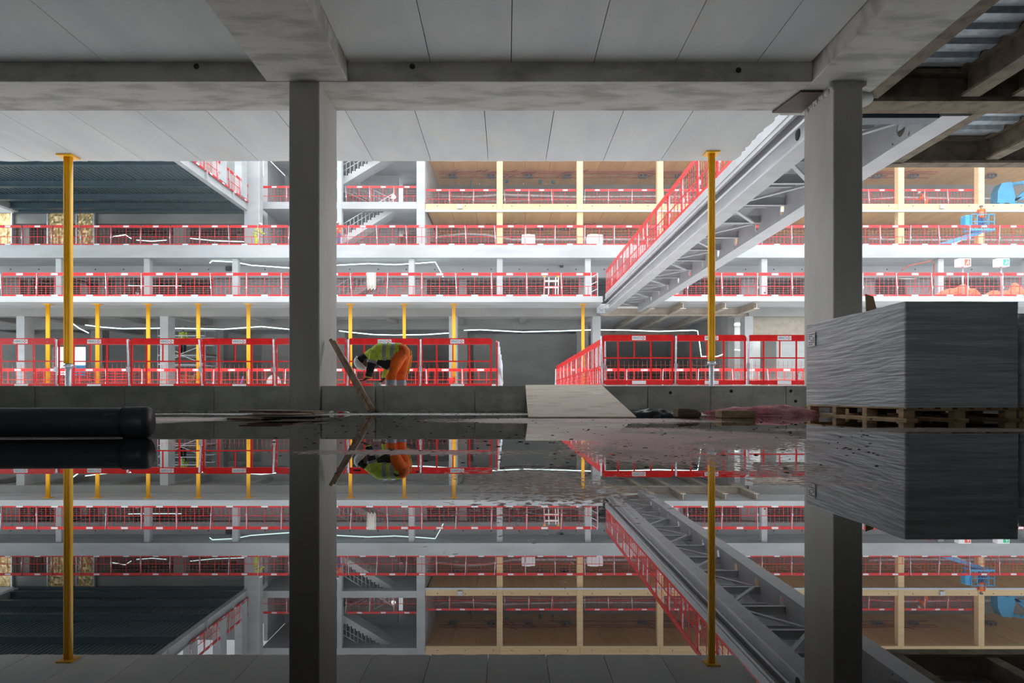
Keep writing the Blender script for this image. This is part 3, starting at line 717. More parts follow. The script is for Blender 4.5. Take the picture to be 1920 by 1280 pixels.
tp('edge_angle', 'galv', (tx0, 50, 50.9, 51.04, 13.80, 13.93)); 
tp('topping', 'far', (tx0, 50, 51.5, 60, 14.4, 14.42)); tp('roof_slab', 'far', (tx0, 50, 51.46, 60, 18.72, 18.9))
tp('back_wall', 'fard', (tx0, 50, 60, 60.3, 9.95, 18.6))
for k in (1, 4, 7): tp('junction_box', 'galv', (xs_[k]-3.1, xs_[k]-2.75, 50.88, 51.04, 14.05, 14.35))
# ceiling services
def coil(px, z, d, i, lab):
    x = X(px, d); t = thing('fan_coil_unit', lab, 'ceiling unit', (x, d, z-.25), 0, 'fan coil units hung from the timber ceilings'); o_ = (x, d, z-.25)
    MB(o_).box(x-.35, x+.35, d-.3, d+.3, z-.32, z-.06).build('casing', 'unit', t, bevel=.03)
    for q in (-.17, .17): MB(o_).loft([(x+q, d-.32, z-.18), (x+q, d-.29, z-.18)], .09, 10).build('fan', 'black', t)
    mb = MB(o_)
    for q in (-.3, .3): mb.bar((x+q, d, z-.06), (x+q, d, z+.0), .03)
    mb.build('hanger', 'galv', t)
wh = ['nearest the white core', 'left of the second timber post', 'just right of the first timber post', 'left of the next timber post', 'before the third timber post', 'beside the footbridge barriers', 'right of the right pillar', 'left of the far right timber post', 'right of the far right timber post']
for i, px in enumerate((849, 921, 992, 1063, 1205, 1275, 1645, 1712, 1858)):
    coil(px, 18.54, 57, i, 'dark twin-fan unit under the top timber ceiling, '+wh[i])
for i, px in enumerate((850, 1012, 1060, 1240, 1700)):
    coil(px, 14.24, 57, i, 'dark twin-fan unit under the lower timber ceiling, '+['nearest the white core', 'second from the core', 'third from the core', 'before the footbridge', 'right of the right pillar'][i])
for zi, z in enumerate((18.5, 14.2)):
    for j, dd in enumerate((56.2, 56.6, 57.5)):
        t = MB((14, dd, z)); t.bar((tx0+.5, dd, z-.06-.03*j), (35, dd, z-.06-.03*j), .06)
        for k in range(30):
            if random.random() < .5:
                x = tx0+1+random.random()*38; t.bar((x, dd, z-.06), (x+.1, dd, z+.04), .03); t.bar((x, dd-.1, z-.1), (x+.5, dd-.7, z-.12), .045)
        tag(t.build('copper_pipe', 'copper'), f'long copper pipe run under the {"top" if zi == 0 else "lower"} timber ceiling, {["front", "middle", "rear"][j]} of three', 'pipe', 'copper pipe runs')
for i, (px, py) in enumerate(((950, 340), (1013, 342), (1037, 342), (883, 357))):
    d_ = 58.6; x, z = X(px, d_), Z(py, d_)
    t = MB((x, d_, z)); t.loft([(x, d_, z-.1), (x, d_, z+.1)], [.12, .14], 12); t.loft([(x, d_, z+.1), (x, d_, 18.54)], .05, 8)
    tag(t.build('ceiling_sprinkler_cup', 'teal'), 'teal pipe end hanging under the top timber ceiling, '+['right of the first timber post', 'left of a close pair', 'right of a close pair', 'near the white core'][i], 'pipe end', 'teal pipe ends')
def pipe_run(pts, d, r, m_, label, name='insulated_pipe', grp=None):
    P = [(X(a, d), d, Z(b_, d)) for a, b_ in pts]; t = MB(P[0]); t.loft(P, r, 8)
    return tag(t.build(name, m_), label, 'pipe', grp)
G = 'silver ducts in the timber bays'
pipe_run([(795, 366), (880, 369), (940, 365), (1080, 369), (1230, 368), (1330, 370)], 57, .11, 'silver', 'long silver duct sagging behind the third-floor barriers, upper run', grp=G)
pipe_run([(800, 376), (935, 377), (1085, 374), (1240, 377), (1330, 377)], 58, .07, 'silver', 'thinner silver duct behind the third-floor barriers, lower run', grp=G)
pipe_run([(1630, 395-22), (1690, 370), (1790, 372), (1920, 372)], 57, .1, 'silver', 'silver duct behind the third-floor barriers right of the right pillar', grp=G)
pipe_run([(800, 446), (870, 438), (912, 440), (960, 449), (1085, 449), (1240, 448), (1330, 447)], 55, .11, 'silver', 'silver duct behind the second-floor barriers in the timber bays', grp=G)
pipe_run([(1630, 447), (1700, 450), (1800, 449), (1920, 450)], 55, .1, 'silver', 'silver duct behind the second-floor barriers right of the right pillar', grp=G)
G = 'black pipes in the concrete storeys'
pipe_run([(62, 523), (90, 532), (118, 535)], 47, .09, 'black', 'black pipe sloping behind the first-floor barriers at far left', grp=G)
pipe_run([(135, 524), (160, 530), (172, 534)], 47.9, .10, 'black', 'black pipe sloping just right of the big yellow prop, first floor', grp=G)
pipe_run([(200, 524), (330, 523), (430, 526)], 52, .09, 'black', 'long black pipe behind first-floor barriers left of the big pillar', grp=G)
pipe_run([(250, 530), (340, 533), (455, 531)], 53, .12, 'black', 'thick black pipe low behind the first-floor barriers', grp=G)
pipe_run([(290, 487), (400, 489), (428, 491)], 46.8, .07, 'galv', 'grey conduit under the second-floor slab left of the big pillar', grp=G)
pipe_run([(190, 438), (240, 433), (330, 436)], 54, .14, 'black', 'black duct behind the second-floor barriers at left', grp=G)
pipe_run([(345, 436), (400, 432), (455, 437)], 54, .12, 'black', 'black duct behind the second-floor barriers near the white pillar', grp=G)
pipe_run([(200, 405), (240, 420), (290, 440)], 54.5, .04, 'black', 'slanting black cable above the second-floor barriers', grp=G)
pipe_run([(800, 455), (900, 456), (1000, 455)], 54.5, .07, 'black', 'black pipe at floor level in the first timber bays', grp=G)
pipe_run([(1110, 534), (1180, 536), (1280, 535)], 52, .07, 'black', 'black pipe behind the first-floor barriers under the footbridge', grp=G)
pipe_run([(1690, 507), (1705, 498), (1745, 489), (1752, 494), (1750, 520), (1740, 548)], 44, .035, 'copper', 'thin red hose looping down beside a slim column, first floor right', 'red_hose')

# ---- LED strings
def led(pts, d, label):
    P = []
    for i in range(len(pts)-1):
        (a, b_), (c, e) = pts[i], pts[i+1]; n = max(1, int(abs(c-a)/18))
        for k in range(n): t = k/n; P.append((X(a+(c-a)*t, d), d, Z(b_+(e-b_)*t, d)))
    P.append((X(pts[-1][0], d), d, Z(pts[-1][1], d)))
    t = MB(P[0]); t.loft(P, .032, 6)
    return tag(t.build('led_light_string', 'led'), label, 'light string', 'LED light strings')
led([(137, 607), (148, 615), (166, 624)], 43, 'short glowing LED string curving down beside the big yellow prop')
led([(160, 609), (190, 613), (230, 616), (300, 615), (420, 617), (460, 614), (490, 612), (541, 617), (560, 618)], 43.5, 'long glowing LED string behind the thin props left of the big pillar')
led([(636, 620), (650, 622), (700, 627), (740, 628), (800, 627), (843, 624)], 43.5, 'glowing LED string above the bent worker')
led([(870, 619), (900, 618), (980, 622), (1060, 620), (1115, 618), (1180, 619), (1235, 621), (1300, 619), (1308, 620), (1312, 645), (1315, 668), (1345, 668), (1380, 655), (1398, 658)], 43, 'long glowing LED string dropping in a bend at the right')
led([(393, 493), (398, 489), (440, 491), (470, 497), (541, 502), (632, 497), (690, 494), (740, 496), (790, 493), (816, 491), (824, 505), (831, 519)], 45.15, 'glowing LED string under the second-floor slab either side of the big pillar')
led([(200, 535), (270, 536), (340, 536)], 50.9, 'short straight LED string behind first-floor barriers')
led([(160, 447), (172, 443), (182, 448)], 53, 'tiny LED string beside the gold-foil panels')
led([(195, 447), (215, 443), (235, 440), (246, 447)], 53, 'wavy LED string behind the second-floor barriers, left')
led([(256, 450), (285, 452), (312, 450)], 53, 'short LED string behind the second-floor barriers, middle')
led([(350, 446), (400, 451), (458, 453)], 53, 'long LED string behind the second-floor barriers near the white pillar')
led([(1625, 520), (1700, 522), (1745, 521), (1800, 519), (1880, 520)], 50, 'glowing LED string behind the first-floor barriers at far right')
t = thing('work_lamp', 'round white glowing work lamp on the third-floor landing of the stair bay', 'lamp', (X(738, 54), 54, 14.56)); o_ = (X(738, 54), 54, 14.56)
MB(o_).sphere((o_[0], 54, Z(369, 54)+.0), .17, 14, 10).build('globe', 'lamp', t); MB(o_).bar((o_[0], 54, 14.56), (o_[0], 54, Z(374, 54)), .06).build('stand', 'galv', t)
t = thing('work_lamp', 'glowing work lamp in the pale hall beside the wrapped pallet load', 'lamp', (X(1494, 48), 48, Z(629, 48))); o_ = tuple(t.location)
MB(o_).sphere(o_, .16, 12, 8).build('globe', 'lamp', t); MB(o_).bar(o_, (o_[0], 48, 5.38), .03).build('cord', 'black', t)

# ---- gold foil wrapped frames on the second floor
for i, (a, b_) in enumerate(((92, 121), (146, 176), (-12, 22))):
    d_ = 50.4; x0, x1 = X(a, d_), X(b_, d_); z0, z1 = 9.95, Z(397, d_)
    t = thing('foil_wrapped_panel', ['gold foil wrapped panel left of the big yellow prop, second floor', 'gold foil wrapped panel right of the big yellow prop, second floor', 'gold foil wrapped panel at the left picture edge, second floor'][i], 'panel', ((x0+x1)/2, d_, z0))
    o_ = tuple(t.location); vs = []; fs = []; nx, nz = 10, 22
    for r in range(nz+1):
        for c in range(nx+1): vs.append((x0+(x1-x0)*c/nx, d_-.03+random.uniform(-.05, .05), z0+(z1-z0)*r/nz))
    for r in range(nz):
        for c in range(nx): k = r*(nx+1)+c; fs.append((k, k+1, k+nx+2, k+nx+1))
    MB(o_).add(vs, fs, False).build('foil', 'gold', t)
    mb = MB(o_); mb.box(x0-.1, x0, d_-.12, d_+.1, z0, z1+.1).box(x1, x1+.1, d_-.12, d_+.1, z0, z1+.1).box(x0, x1, d_-.12, d_+.1, z1, z1+.1); mb.build('frame', 'galv', t)

# ================================================================== PEOPLE
def skinbody(name, nodes, edges, root, m_, parent, sub=1):
    me = bpy.data.meshes.new(name); keys = list(nodes); me.from_pydata([nodes[k][0] for k in keys], [(keys.index(a), keys.index(b_)) for a, b_ in edges], [])
    o_ = bpy.data.objects.new(name, me); COL.objects.link(o_)
    md = o_.modifiers.new('s', 'SKIN'); md.use_smooth_shade = True
    for i, k in enumerate(keys):
        sv = me.skin_vertices[0].data[i]; r = nodes[k][1]; sv.radius = r if isinstance(r, tuple) else (r, r); sv.use_root = (k == root)
    s2 = o_.modifiers.new('d', 'SUBSURF'); s2.levels = sub; s2.render_levels = sub
    dg = bpy.context.evaluated_depsgraph_get(); m2 = bpy.data.meshes.new_from_object(o_.evaluated_get(dg))
    o_.modifiers.clear(); o_.data = m2; m2.materials.clear(); m2.materials.append(M[m_]); o_.parent = parent
    return o_
def lerp(a, b_, t): return tuple(a[i]+(b_[i]-a[i])*t for i in range(3))
def ptsalong(chain, t0, t1, n=4):
    P = [Vector(p) for p in chain]; L = [0]
    for i in range(1, len(P)): L.append(L[-1]+(P[i]-P[i-1]).length)
    out = []
    for k in range(n):
        s_ = (t0+(t1-t0)*k/(n-1))*L[-1]
        for i in range(1, len(P)):
            if s_ <= L[i]+1e-9: u = (s_-L[i-1])/max(L[i]-L[i-1], 1e-9); out.append(P[i-1].lerp(P[i], u)); break
    return out
def person(label, J, loc, rz, top='vest', legs='orange', bands=True, detail=False, group=None):
    """J: local joints, figure faces +x; y is its left"""
    t = thing('person', label, 'person', loc, rz, group)
    N = {}
    def add(k, p, r): N[k] = (tuple(p), r)
    add('pelvis', J['pelvis'], .12); add('waist', lerp(J['pelvis'], J['chest'], .5), .12); add('chest', J['chest'], .13); add('neck', J['neck'], .055); add('headb', lerp(J['neck'], J['head'], .55), .06); add('head', J['head'], .085)
    E = [('pelvis', 'waist'), ('waist', 'chest'), ('chest', 'neck'), ('neck', 'headb'), ('headb', 'head')]
    for s_ in 'LR':
        add('sh'+s_, J['sh'+s_], .06); add('el'+s_, J['el'+s_], .045); add('wr'+s_, J['wr'+s_], .03)
        add('hp'+s_, J['hp'+s_], .095); add('kn'+s_, J['kn'+s_], .06); add('an'+s_, J['an'+s_], .04)
        E += [('chest', 'sh'+s_), ('sh'+s_, 'el'+s_), ('el'+s_, 'wr'+s_), ('pelvis', 'hp'+s_), ('hp'+s_, 'kn'+s_), ('kn'+s_, 'an'+s_)]
        d = (Vector(J['wr'+s_])-Vector(J['el'+s_])).normalized()
        if not detail: add('hd'+s_, Vector(J['wr'+s_])+d*.09, .035); E.append(('wr'+s_, 'hd'+s_))
    skinbody('body', N, E, 'pelvis', 'skin', t)
    ch, pe, ne = Vector(J['chest']), Vector(J['pelvis']), Vector(J['neck'])
    ax = (ch-pe).normalized(); mb = MB()
    hem = pe-ax*(.16 if not detail else 0.0)
    mb.loft([hem, hem.lerp(ch, .3), hem.lerp(ch, .6), ch, ch.lerp(ne, .55), ne-ax*.02], [(.20, .165), (.19, .16), (.185, .155), (.215, .16), (.18, .12), (.07, .07)], 18, up=(0, 1, 0) if False else (0, 0, 1))
    # the wide axis of the ring is a = d x up = sideways
    for s_ in 'LR': mb.loft([Vector(J['sh'+s_]).lerp(ch, .5), J['sh'+s_], lerp(J['sh'+s_], J['el'+s_], .5), J['el'+s_]]+([lerp(J['el'+s_], J['wr'+s_], .9)] if not (detail and s_ == 'R') else [lerp(J['el'+s_], J['wr'+s_], .05)]), [.075, .078, .072, .068, .052], 12)
    jk = mb.build('jacket', top, t)
    if bands:
        for tt in (.25, .62):
            c = hem.lerp(ch, tt); c2_ = c+ax*.06
            rr = (.2, .163) if tt < .4 else (.20, .162)
            rr = (rr[0]+.004, rr[1]+.004)
            MB().loft([c, c2_], [rr, rr], 18, caps=False).build('reflective_band', 'band', jk)
        for s_ in 'LR':
            P = ptsalong([J['sh'+s_], J['el'+s_]], .55, .75, 2); MB().loft(P, .082, 12, caps=False).build('reflective_band', 'band', jk)
    mb = MB()
    for s_ in 'LR': mb.loft([Vector(J['hp'+s_]).lerp(pe, .25)+Vector((0, 0, .06)), J['hp'+s_], lerp(J['hp'+s_], J['kn'+s_], .5), J['kn'+s_], lerp(J['kn'+s_], J['an'+s_], .9)], [.115, .118, .098, .088, .082], 14)
    pr_ = 1.18 if detail else 1
    mb.loft([pe+Vector((0, -.16, 0)), pe+Vector((0, -.06, 0)), pe+Vector((0, .06, 0)), pe+Vector((0, .16, 0))], [.09*pr_, .13*pr_, .13*pr_, .09*pr_], 14)
    tr = mb.build('trousers', legs, t)
    if legs == 'orange':
        for s_ in 'LR':
            P = ptsalong([J['kn'+s_], J['an'+s_]], .12, .3, 2); MB().loft(P, .094, 14, caps=False).build('reflective_band', 'band', tr)
    for s_ in 'LR':
        a = Vector(J['an'+s_]); MB().loft([(a.x-.07, a.y, .05), (a.x+.02, a.y, .06), (a.x+.12, a.y, .045), (a.x+.20, a.y, .035)], [(.04, .05), (.045, .055), (.048, .042), (.03, .03)], 12).build('boot', 'boot', t)
        MB().loft([(a.x, a.y, .05), (a.x, a.y, .2)], .06, 12).build('boot_shaft', 'boot', t)
    # head direction
    hd = Vector(J['head']); upv = (hd-ne).normalized(); fw = Vector(J.get('face', (1, 0, 0))).normalized(); fw = (fw-upv*fw.dot(upv)).normalized(); sd = upv.cross(fw)
    def L(a, b_, c): return hd+fw*a+sd*b_+upv*c
    mb = MB(); ring = []
    hc = MB()
    hl = MB(); prof = [(-.12, .045, .05), (-.09, .062, .075), (-.04, .072, .09), (.02, .078, .098), (.07, .072, .09), (.10, .04, .05)]
    hl.loft([L(.012, 0, z) for z, _, _ in prof], [(w_, d_) for _, w_, d_ in prof], 16, up=tuple(fw)); hl.build('face', 'skin', t)
    # features
    nz = MB(); nz.loft([L(.095, 0, .02), L(.115, 0, -.02), L(.125, 0, -.035), L(.10, 0, -.045)], [.010, .014, .018, .012], 8); nz.build('nose', 'skin', t)
    ey = MB()
    for q in (-.032, .032): ey.sphere(L(.088, q, .012), .012, 8, 6)
    ey.build('eyes', 'navy', t)
    mo = MB(); mo.bar(L(.098, -.022, -.07), L(.098, .022, -.07), .010, .008); mo.build('mouth', 'logo' if False else 'carton', t)
    er = MB()
    for q in (-.078, .078): er.loft([L(0, q, -.03), L(-.005, q*1.12, 0), L(0, q, .03)], [.012, .02, .014], 8)
    er.build('ears', 'skin', t)
    # helmet dome with brim, oriented
    vs = []; fs = []; n = 20; m_ = 8
    for i in range(m_+1):
        tt = (math.pi/2)*i/m_
        for j in range(n): p = 2*math.pi*j/n; vs.append(L(.005+.135*math.cos(tt)*math.cos(p), .112*math.cos(tt)*math.sin(p), .035+.118*math.sin(tt)))
    for i in range(m_):
        for j in range(n): fs.append((i*n+j, i*n+(j+1) % n, (i+1)*n+(j+1) % n, (i+1)*n+j))
    k0 = len(vs)
    for j in range(n):
        p = 2*math.pi*j/n; e_ = .05 if math.cos(p) > .3 else .012; vs.append(L(.005+(.135+e_)*math.cos(p), (.112+.012)*math.sin(p), .025-(.012 if e_ > .02 else 0)))
    for j in range(n): fs.append((j, (j+1) % n, k0+(j+1) % n, k0+j))
    hmt = MB().add(vs, fs, True); hmt.build('helmet', 'hat', t)
    return t, L
# --- main worker, bent over the kerb, seen from his side; he faces left (-x): rotate by pi
DW = 11.75; r_ = F/DW
def wp(px, py, y=0): # local coordinates of figure facing +x (mirrored): local x = -(X-x0), y flips
    return (-(X(px, DW)-X(745, DW)), y, Z(py, DW))
J = dict(pelvis=wp(751, 661), chest=wp(712, 660), neck=wp(696, 664), head=wp(680, 677), face=(-.0, 0, -1),
         shR=wp(705, 664, .19), elR=wp(700, 688, .22), wrR=wp(695, 708, .20), shL=wp(704, 664, -.17), elL=wp(722, 690, -.22), wrL=wp(716, 710, -.18),
         hpR=wp(752, 665, .10), knR=wp(735, 706, .12), anR=wp(737, 762, .12), hpL=wp(757, 665, -.10), knL=wp(749, 706, -.12), anL=wp(752, 762, -.12))
# face looks down and forward: forward is local +x, down is -z
J['face'] = (-.4, 0, -1)
wt, LL = person('bent-over worker in lime jacket, orange trousers and white helmet, reaching down behind the kerb wall', J, (X(745, DW), DW, 0), math.pi, detail=True)
# dark inner sleeve on the near arm, jacket tail, hem opening
def wl(p): return Vector(p)
MB().loft([wl(lerp(J['shR'], J['elR'], .72)), wl(J['elR']), wl(lerp(J['elR'], J['wrR'], .9))], [.078, .07, .055], 12).build('dark_sleeve', 'navy', wt)
vs = [wp(757, 645, -.17), wp(768, 656, -.17), wp(770, 668, -.18), wp(767, 684, -.17), wp(764, 700, -.16), wp(754, 697, -.15), wp(758, 676, -.15), wp(757, 658, -.15)]
MB().prism([(a[0], a[2]) for a in vs], 'y', -.20, -.17).build('jacket_tail', 'vestin', wt)
vs = [wp(708, 681), wp(726, 692), wp(727, 680), wp(745, 683), wp(740, 676), wp(712, 676)]
MB().prism([(a[0], a[2]) for a in (wp(707, 682), wp(726, 693), wp(741, 683), wp(740, 672), wp(712, 672))], 'y', -.12, .10).build('jacket_hem', 'navy', wt)
hc_ = LL(-.035, 0, .0); hb = MB(); hb.loft([LL(-.012, 0, -.125), LL(-.03, 0, -.08), LL(-.034, 0, -.02), LL(-.02, 0, .05)], [(.062, .05), (.080, .068), (.086, .076), (.084, .078)], 16); hb.build('hair', 'navy', wt)
nk = Vector(J['neck']); hd_ = Vector(J['head']); MB().loft([nk.lerp(Vector(J['chest']), .4), nk.lerp(hd_, .05), nk.lerp(hd_, .42)], [.11, .095, .088], 14).build('collar', 'vest', wt)
# gloved hands with separate fingers
def hand(w, d, s_, name):
    w = Vector(w); d = Vector(d).normalized(); side = Vector((0, 1, 0)); up = side.cross(d).normalized()
    mb = MB(); mb.loft([w-d*.03, w, w+d*.045, w+d*.085], [(.028, .024), (.034, .024), (.043, .02), (.040, .016)], 12, up=tuple(up))
    for k, ln in enumerate((.07, .08, .075, .06)):
        b_ = w+d*.082+side*(k-1.5)*.021; m1 = b_+d*ln*.5-up*.006; m2_ = b_+d*ln*.85-up*.028
        mb.loft([b_-d*.012, b_+d*.01, m1, m2_], [.010, .0105, .0095, .008], 8)
    tb_ = w+d*.02+side*.036*s_; mb.loft([tb_-side*.012*s_, tb_+side*.012*s_+d*.02, tb_+side*.02*s_+d*.05-up*.012, tb_+side*.014*s_+d*.075-up*.022], [.013, .0125, .011, .009], 8)
    return mb.build(name, 'glove', wt)
hand(J['wrR'], (.75, 0, -.45), -1, 'hand'); hand(J['wrL'], (.6, 0, -.6), 1, 'hand')
g = MB(); g.loft([J['wrR'], lerp(J['elR'], J['wrR'], .55)], [.045, .06], 12); g.build('glove_cuff', 'vest', wt)
# ear defender on the helmet
t = MB(); c = LL(0, .10, -.01); t.sphere(c, .035, 10, 6, (1, .6, 1)); c = LL(0, -.10, -.01); t.sphere(c, .035, 10, 6, (1, .6, 1)); t.build('ear_defenders', 'navy', wt)
# other people, small
def stand(h=1.75, lean=0.0, arm=(.1, .3), knee=0):
    s = h/1.75; J = dict(pelvis=(0, 0, .95), chest=(.02+lean*.5, 0, 1.32-abs(lean)*.08), neck=(.03+lean*.75, 0, 1.50-abs(lean)*.18), head=(.06+lean, 0, 1.66-abs(lean)*.28))
    for q, sgn in (('R', -1), ('L', 1)):
        J['sh'+q] = (.02+lean*.6, .19*sgn, 1.42-abs(lean)*.12); J['el'+q] = (.05+lean*.6+arm[0], .24*sgn, 1.14-abs(lean)*.1); J['wr'+q] = (.10+lean*.6+arm[1], .22*sgn, .98+arm[1]*.3-abs(lean)*.1)
        J['hp'+q] = (0, .09*sgn, .90); J['kn'+q] = (.05+knee, .10*sgn*1.1, .49); J['an'+q] = (0-knee*.2+.1*sgn*0, .11*sgn, .09)
    return {k: tuple(c*s for c in v_) if k != 'face' else v_ for k, v_ in J.items()}
person('worker in lime jacket and white helmet walking beside the white pillar, second floor', stand(1.72, .22), (X(480, 45.6), 45.6, 9.95), 0, legs='vest')
person('worker in orange vest and blue trousers half hidden by the big pillar, second floor', stand(1.75, .05), (X(636, 45.6), 45.6, 9.95), math.radians(200), top='orange', legs='denim')
person('worker in orange jacket bending behind the third-floor barriers, right of the right pillar', stand(1.72, .4), (X(1736, 53.4), 53.4, 14.42), math.pi, top='orange', legs='orange')
person('worker in dark clothes with lime panels crouching behind first-floor barriers, left', stand(1.5, .45, (.2, .5), .2), (X(244, 45.6), 45.6, 5.67), 0, top='navy', legs='navy', bands=True)

# ---- scaffold tower with worker
sx0, sx1, sy0, sy1 = X(316, 46), X(402, 46), 44.6, 46.4; so = ((sx0+sx1)/2, 45.5, .45)
sc_ = thing('scaffold_tower', 'galvanised scaffold tower behind the left barriers with a worker on top', 'scaffold', so)
for x in (sx0, sx1):
    for y in (sy0, sy1): MB(so).loft([(x, y, .45), (x, y, 4.75)], .035, 8).build('standard', 'galv', sc_)
for z in (1.2, 2.3, 2.9, 3.65, 4.15, 4.65):
    mb = MB(so); mb.bar((sx0, sy0, z), (sx1, sy0, z), .05).bar((sx0, sy1, z), (sx1, sy1, z), .05).bar((sx0, sy0, z), (sx0, sy1, z), .05).bar((sx1, sy0, z), (sx1, sy1, z), .05); mb.build('ledger', 'galv', sc_)
xm = (sx0+sx1)/2
for z in (.6, 2.3): 
    mb = MB(so); mb.bar((sx0, sy0, z), (xm, sy0, z+.6), .04).bar((xm, sy0, z+.6), (sx1, sy0, z), .04).bar((sx0, sy0, z+1.3), (xm, sy0, z+.7), .04).bar((xm, sy0, z+.7), (sx1, sy0, z+1.3), .04); mb.build('brace', 'galv', sc_)
mb = MB(so); mb.box(sx0, sx1, sy0, sy1, 2.96, 3.02); mb.build('platform', 'wood', sc_)
for x in (sx0+.5, xm, sx1-.5): MB(so).bar((x, sy0, 3.65), (x, sy0, 4.15), .04).build('guard_upright', 'galv', sc_)
person('worker in dark trousers and lime top standing on the scaffold tower', stand(1.75, .0, (.05, .2)), (X(343, 45.6), 45.6, 3.03), math.radians(100), legs='navy')

# ---- stacked red panels on the ground floor behind the barriers
def redstack(px0, px1, d, z0, n, label):
    x0, x1 = X(px0, d), X(px1, d); t = thing('barrier_stack', label, 'stack', ((x0+x1)/2, d, z0)); o_ = tuple(t.location)
    for k in range(n):
        z = z0+.12+k*(1.2/n)
        mb = MB(o_); mb.box(x0, x1, d-.6, d-.56, z, z+.04)
        for j in range(int((x1-x0)/.22)): mb.box(x0+.22*j, x0+.22*j+.03, d-.62, d-.56, z, z+.09)
        mb.box(x0, x1, d+.3, d+.6, z, z+.05); mb.build('stacked_panel', 'red', t)
    MB(o_).box(x0, x1, d-.5, d+.5, z0, z0+.1).build('bearer', 'wood', t)
redstack(52, 112, 41.5, .45, 9, 'tall stack of red barrier panels left of the lit opening, ground floor')
redstack(116, 166, 41.9, .45, 8, 'stack of red barrier panels behind the big yellow prop foot')
redstack(200, 250, 41.9, .45, 7, 'stack of red barrier panels left of the scaffold tower')
redstack(318, 350, 42.0, .45, 6, 'low stack of red barrier panels in front of the scaffold tower')
# cartons, blue frame in lit opening
for i, (px, w, z) in enumerate(((348, .45, 1.35), (361, .4, 1.3), (355, .6, 1.02))):
    x = X(px, 43.6); tag(MB((x, 43.6, z)).box(x-w/2, x+w/2, 43.4, 43.8, z, z+.28).build('cardboard_box', 'carton', bevel=.02), ['upper left carton on the crate pile by the scaffold', 'upper right carton on the crate pile by the scaffold', 'lower carton of the pile by the scaffold'][i], 'box', 'cartons by the scaffold')
x = X(355, 43.6); tag(MB((x, 43.6, .45)).box(x-.6, x+.6, 43.2, 44.0, .45, .55).box(x-.55, x-.45, 43.2, 44, .55, 1.02).box(x+.45, x+.55, 43.2, 44, .55, 1.02).box(x-.6, x+.6, 43.2, 44, .95, 1.02).build('trestle_table', 'wood'), 'low wooden trestle carrying the cartons by the scaffold', 'table')
mx = X(118, 62); mo_ = (mx, 66, 0)
t = thing('boom_lift', 'blue steel boom lift seen through the lit ground-floor opening at left', 'lift', mo_)
MB(mo_).box(mx-1.6, mx+.6, 65, 67, 1.6, 3.2).build('body', 'blue', t, bevel=.1); mb = MB(mo_)
for a in ((mx-1, 65, 3.2, mx-1, 65, 5), (mx+.6, 65, 3.2, mx+.6, 65, 5), (mx-1, 65, 5, mx+.6, 65, 5), (mx-1, 65, 1.6, mx+1.6, 65, 3.6)): mb.bar(a[:3], a[3:], .2)
mb.build('arm', 'blue', t); 
for q in (-1.2, .4): MB(mo_).loft([(mx+q, 65, .9), (mx+q, 65.5, .9)], .5, 16).build('wheel', 'tyre', t)
struct('ground', MB().box(-60, 60, 62, 90, -.2, .4), 'outer')

# ---- things on the first floor edge
def leaf_pile(px0, px1, d, z0, h, label, seed):
    x0, x1 = X(px0, d), X(px1, d); t = MB((x0, d, z0)); nx, ny = 26, 8; vs = []; fs = []
    for i in range(nx+1):
        for j in range(ny+1):
            u, v_ = i/nx, j/ny; e = math.sin(math.pi*v_)**.6
            hh = h*e*min(1, u*1.3+.03)*(1 if u < .85 else (1-u)/.15)*(.75+.5*mnoise.noise(Vector((u*5+seed, v_*3, seed))))
            vs.append((x0+(x1-x0)*u, d-.7+1.4*v_, z0+max(hh, .01)))
    for i in range(nx):
        for j in range(ny): k = i*(ny+1)+j; fs.append((k, k+ny+1, k+ny+2, k+1))
    tag(t.add(vs, fs, False).build('netting_heap', 'tarp'), label, 'netting', 'orange netting heaps')
leaf_pile(1728, 1835, 38.9, 5.67, 1.05, 'heap of orange netting sloping up left of the first exit sign', 1.3)
leaf_pile(1820, 1925, 39.4, 5.67, 1.05, 'heap of orange netting below the green exit sign', 4.2)
leaf_pile(1003, 1110, 38.9, 5.67, .32, 'low heap of orange netting under the white ladder frame', 7.1)
for i, px in enumerate((1805, 1877)):
    d_ = 38.2; x = X(px, d_); z = Z(493, d_); t = thing('exit_sign', ['white box sign with red symbol on a pole, first floor right', 'white box sign with green symbol on a pole, far right'][i], 'sign', (x, d_, 5.67)); o_ = tuple(t.location)
    MB(o_).box(x-.34, x+.34, d_-.2, d_+.2, z-.22, z+.22).build('sign_box', 'plate', t, bevel=.02)
    mb = MB(o_); mt_ = 'rsign' if i == 0 else 'gsign'; mb.box(x-.02, x+.28, d_-.215, d_-.19, z-.17, z+.17)
    sg = mb.build('sign_face', mt_, t)
    mb = MB(o_); mb.sphere((x+.15, d_-.22, z+.10), .03, 8, 5); mb.bar((x+.15, d_-.22, z+.07), (x+.11, d_-.22, z-.02), .04); mb.bar((x+.11, d_-.22, z-.02), (x+.05, d_-.22, z-.13), .03); mb.bar((x+.11, d_-.22, z-.02), (x+.2, d_-.22, z-.12), .03); mb.bar((x+.15, d_-.22, z+.04), (x+.23, d_-.22, z), .025)
    mb.build('running_figure', 'plate', t)
    MB(o_).loft([(x, d_, 5.67), (x, d_, z-.2)], .05, 8).build('pole', 'galv', t)
# coiled rope hung on the rail
t = MB((X(696, 37.5), 37.5, 6.0)); x = X(696, 37.5)
for k in range(7):
    a = x-.2+.06*k; t.loft([(a, 37.5, 6.95), (a-.02, 37.47, 6.5), (a+.03, 37.47, 6.0+.05*(k % 3)), (a+.08, 37.48, 6.1), (a+.08, 37.5, 6.95)], .02, 6)
tag(t.build('rope_coil', 'rope'), 'pale rope coil hanging over the first-floor barrier right of the big pillar', 'rope')
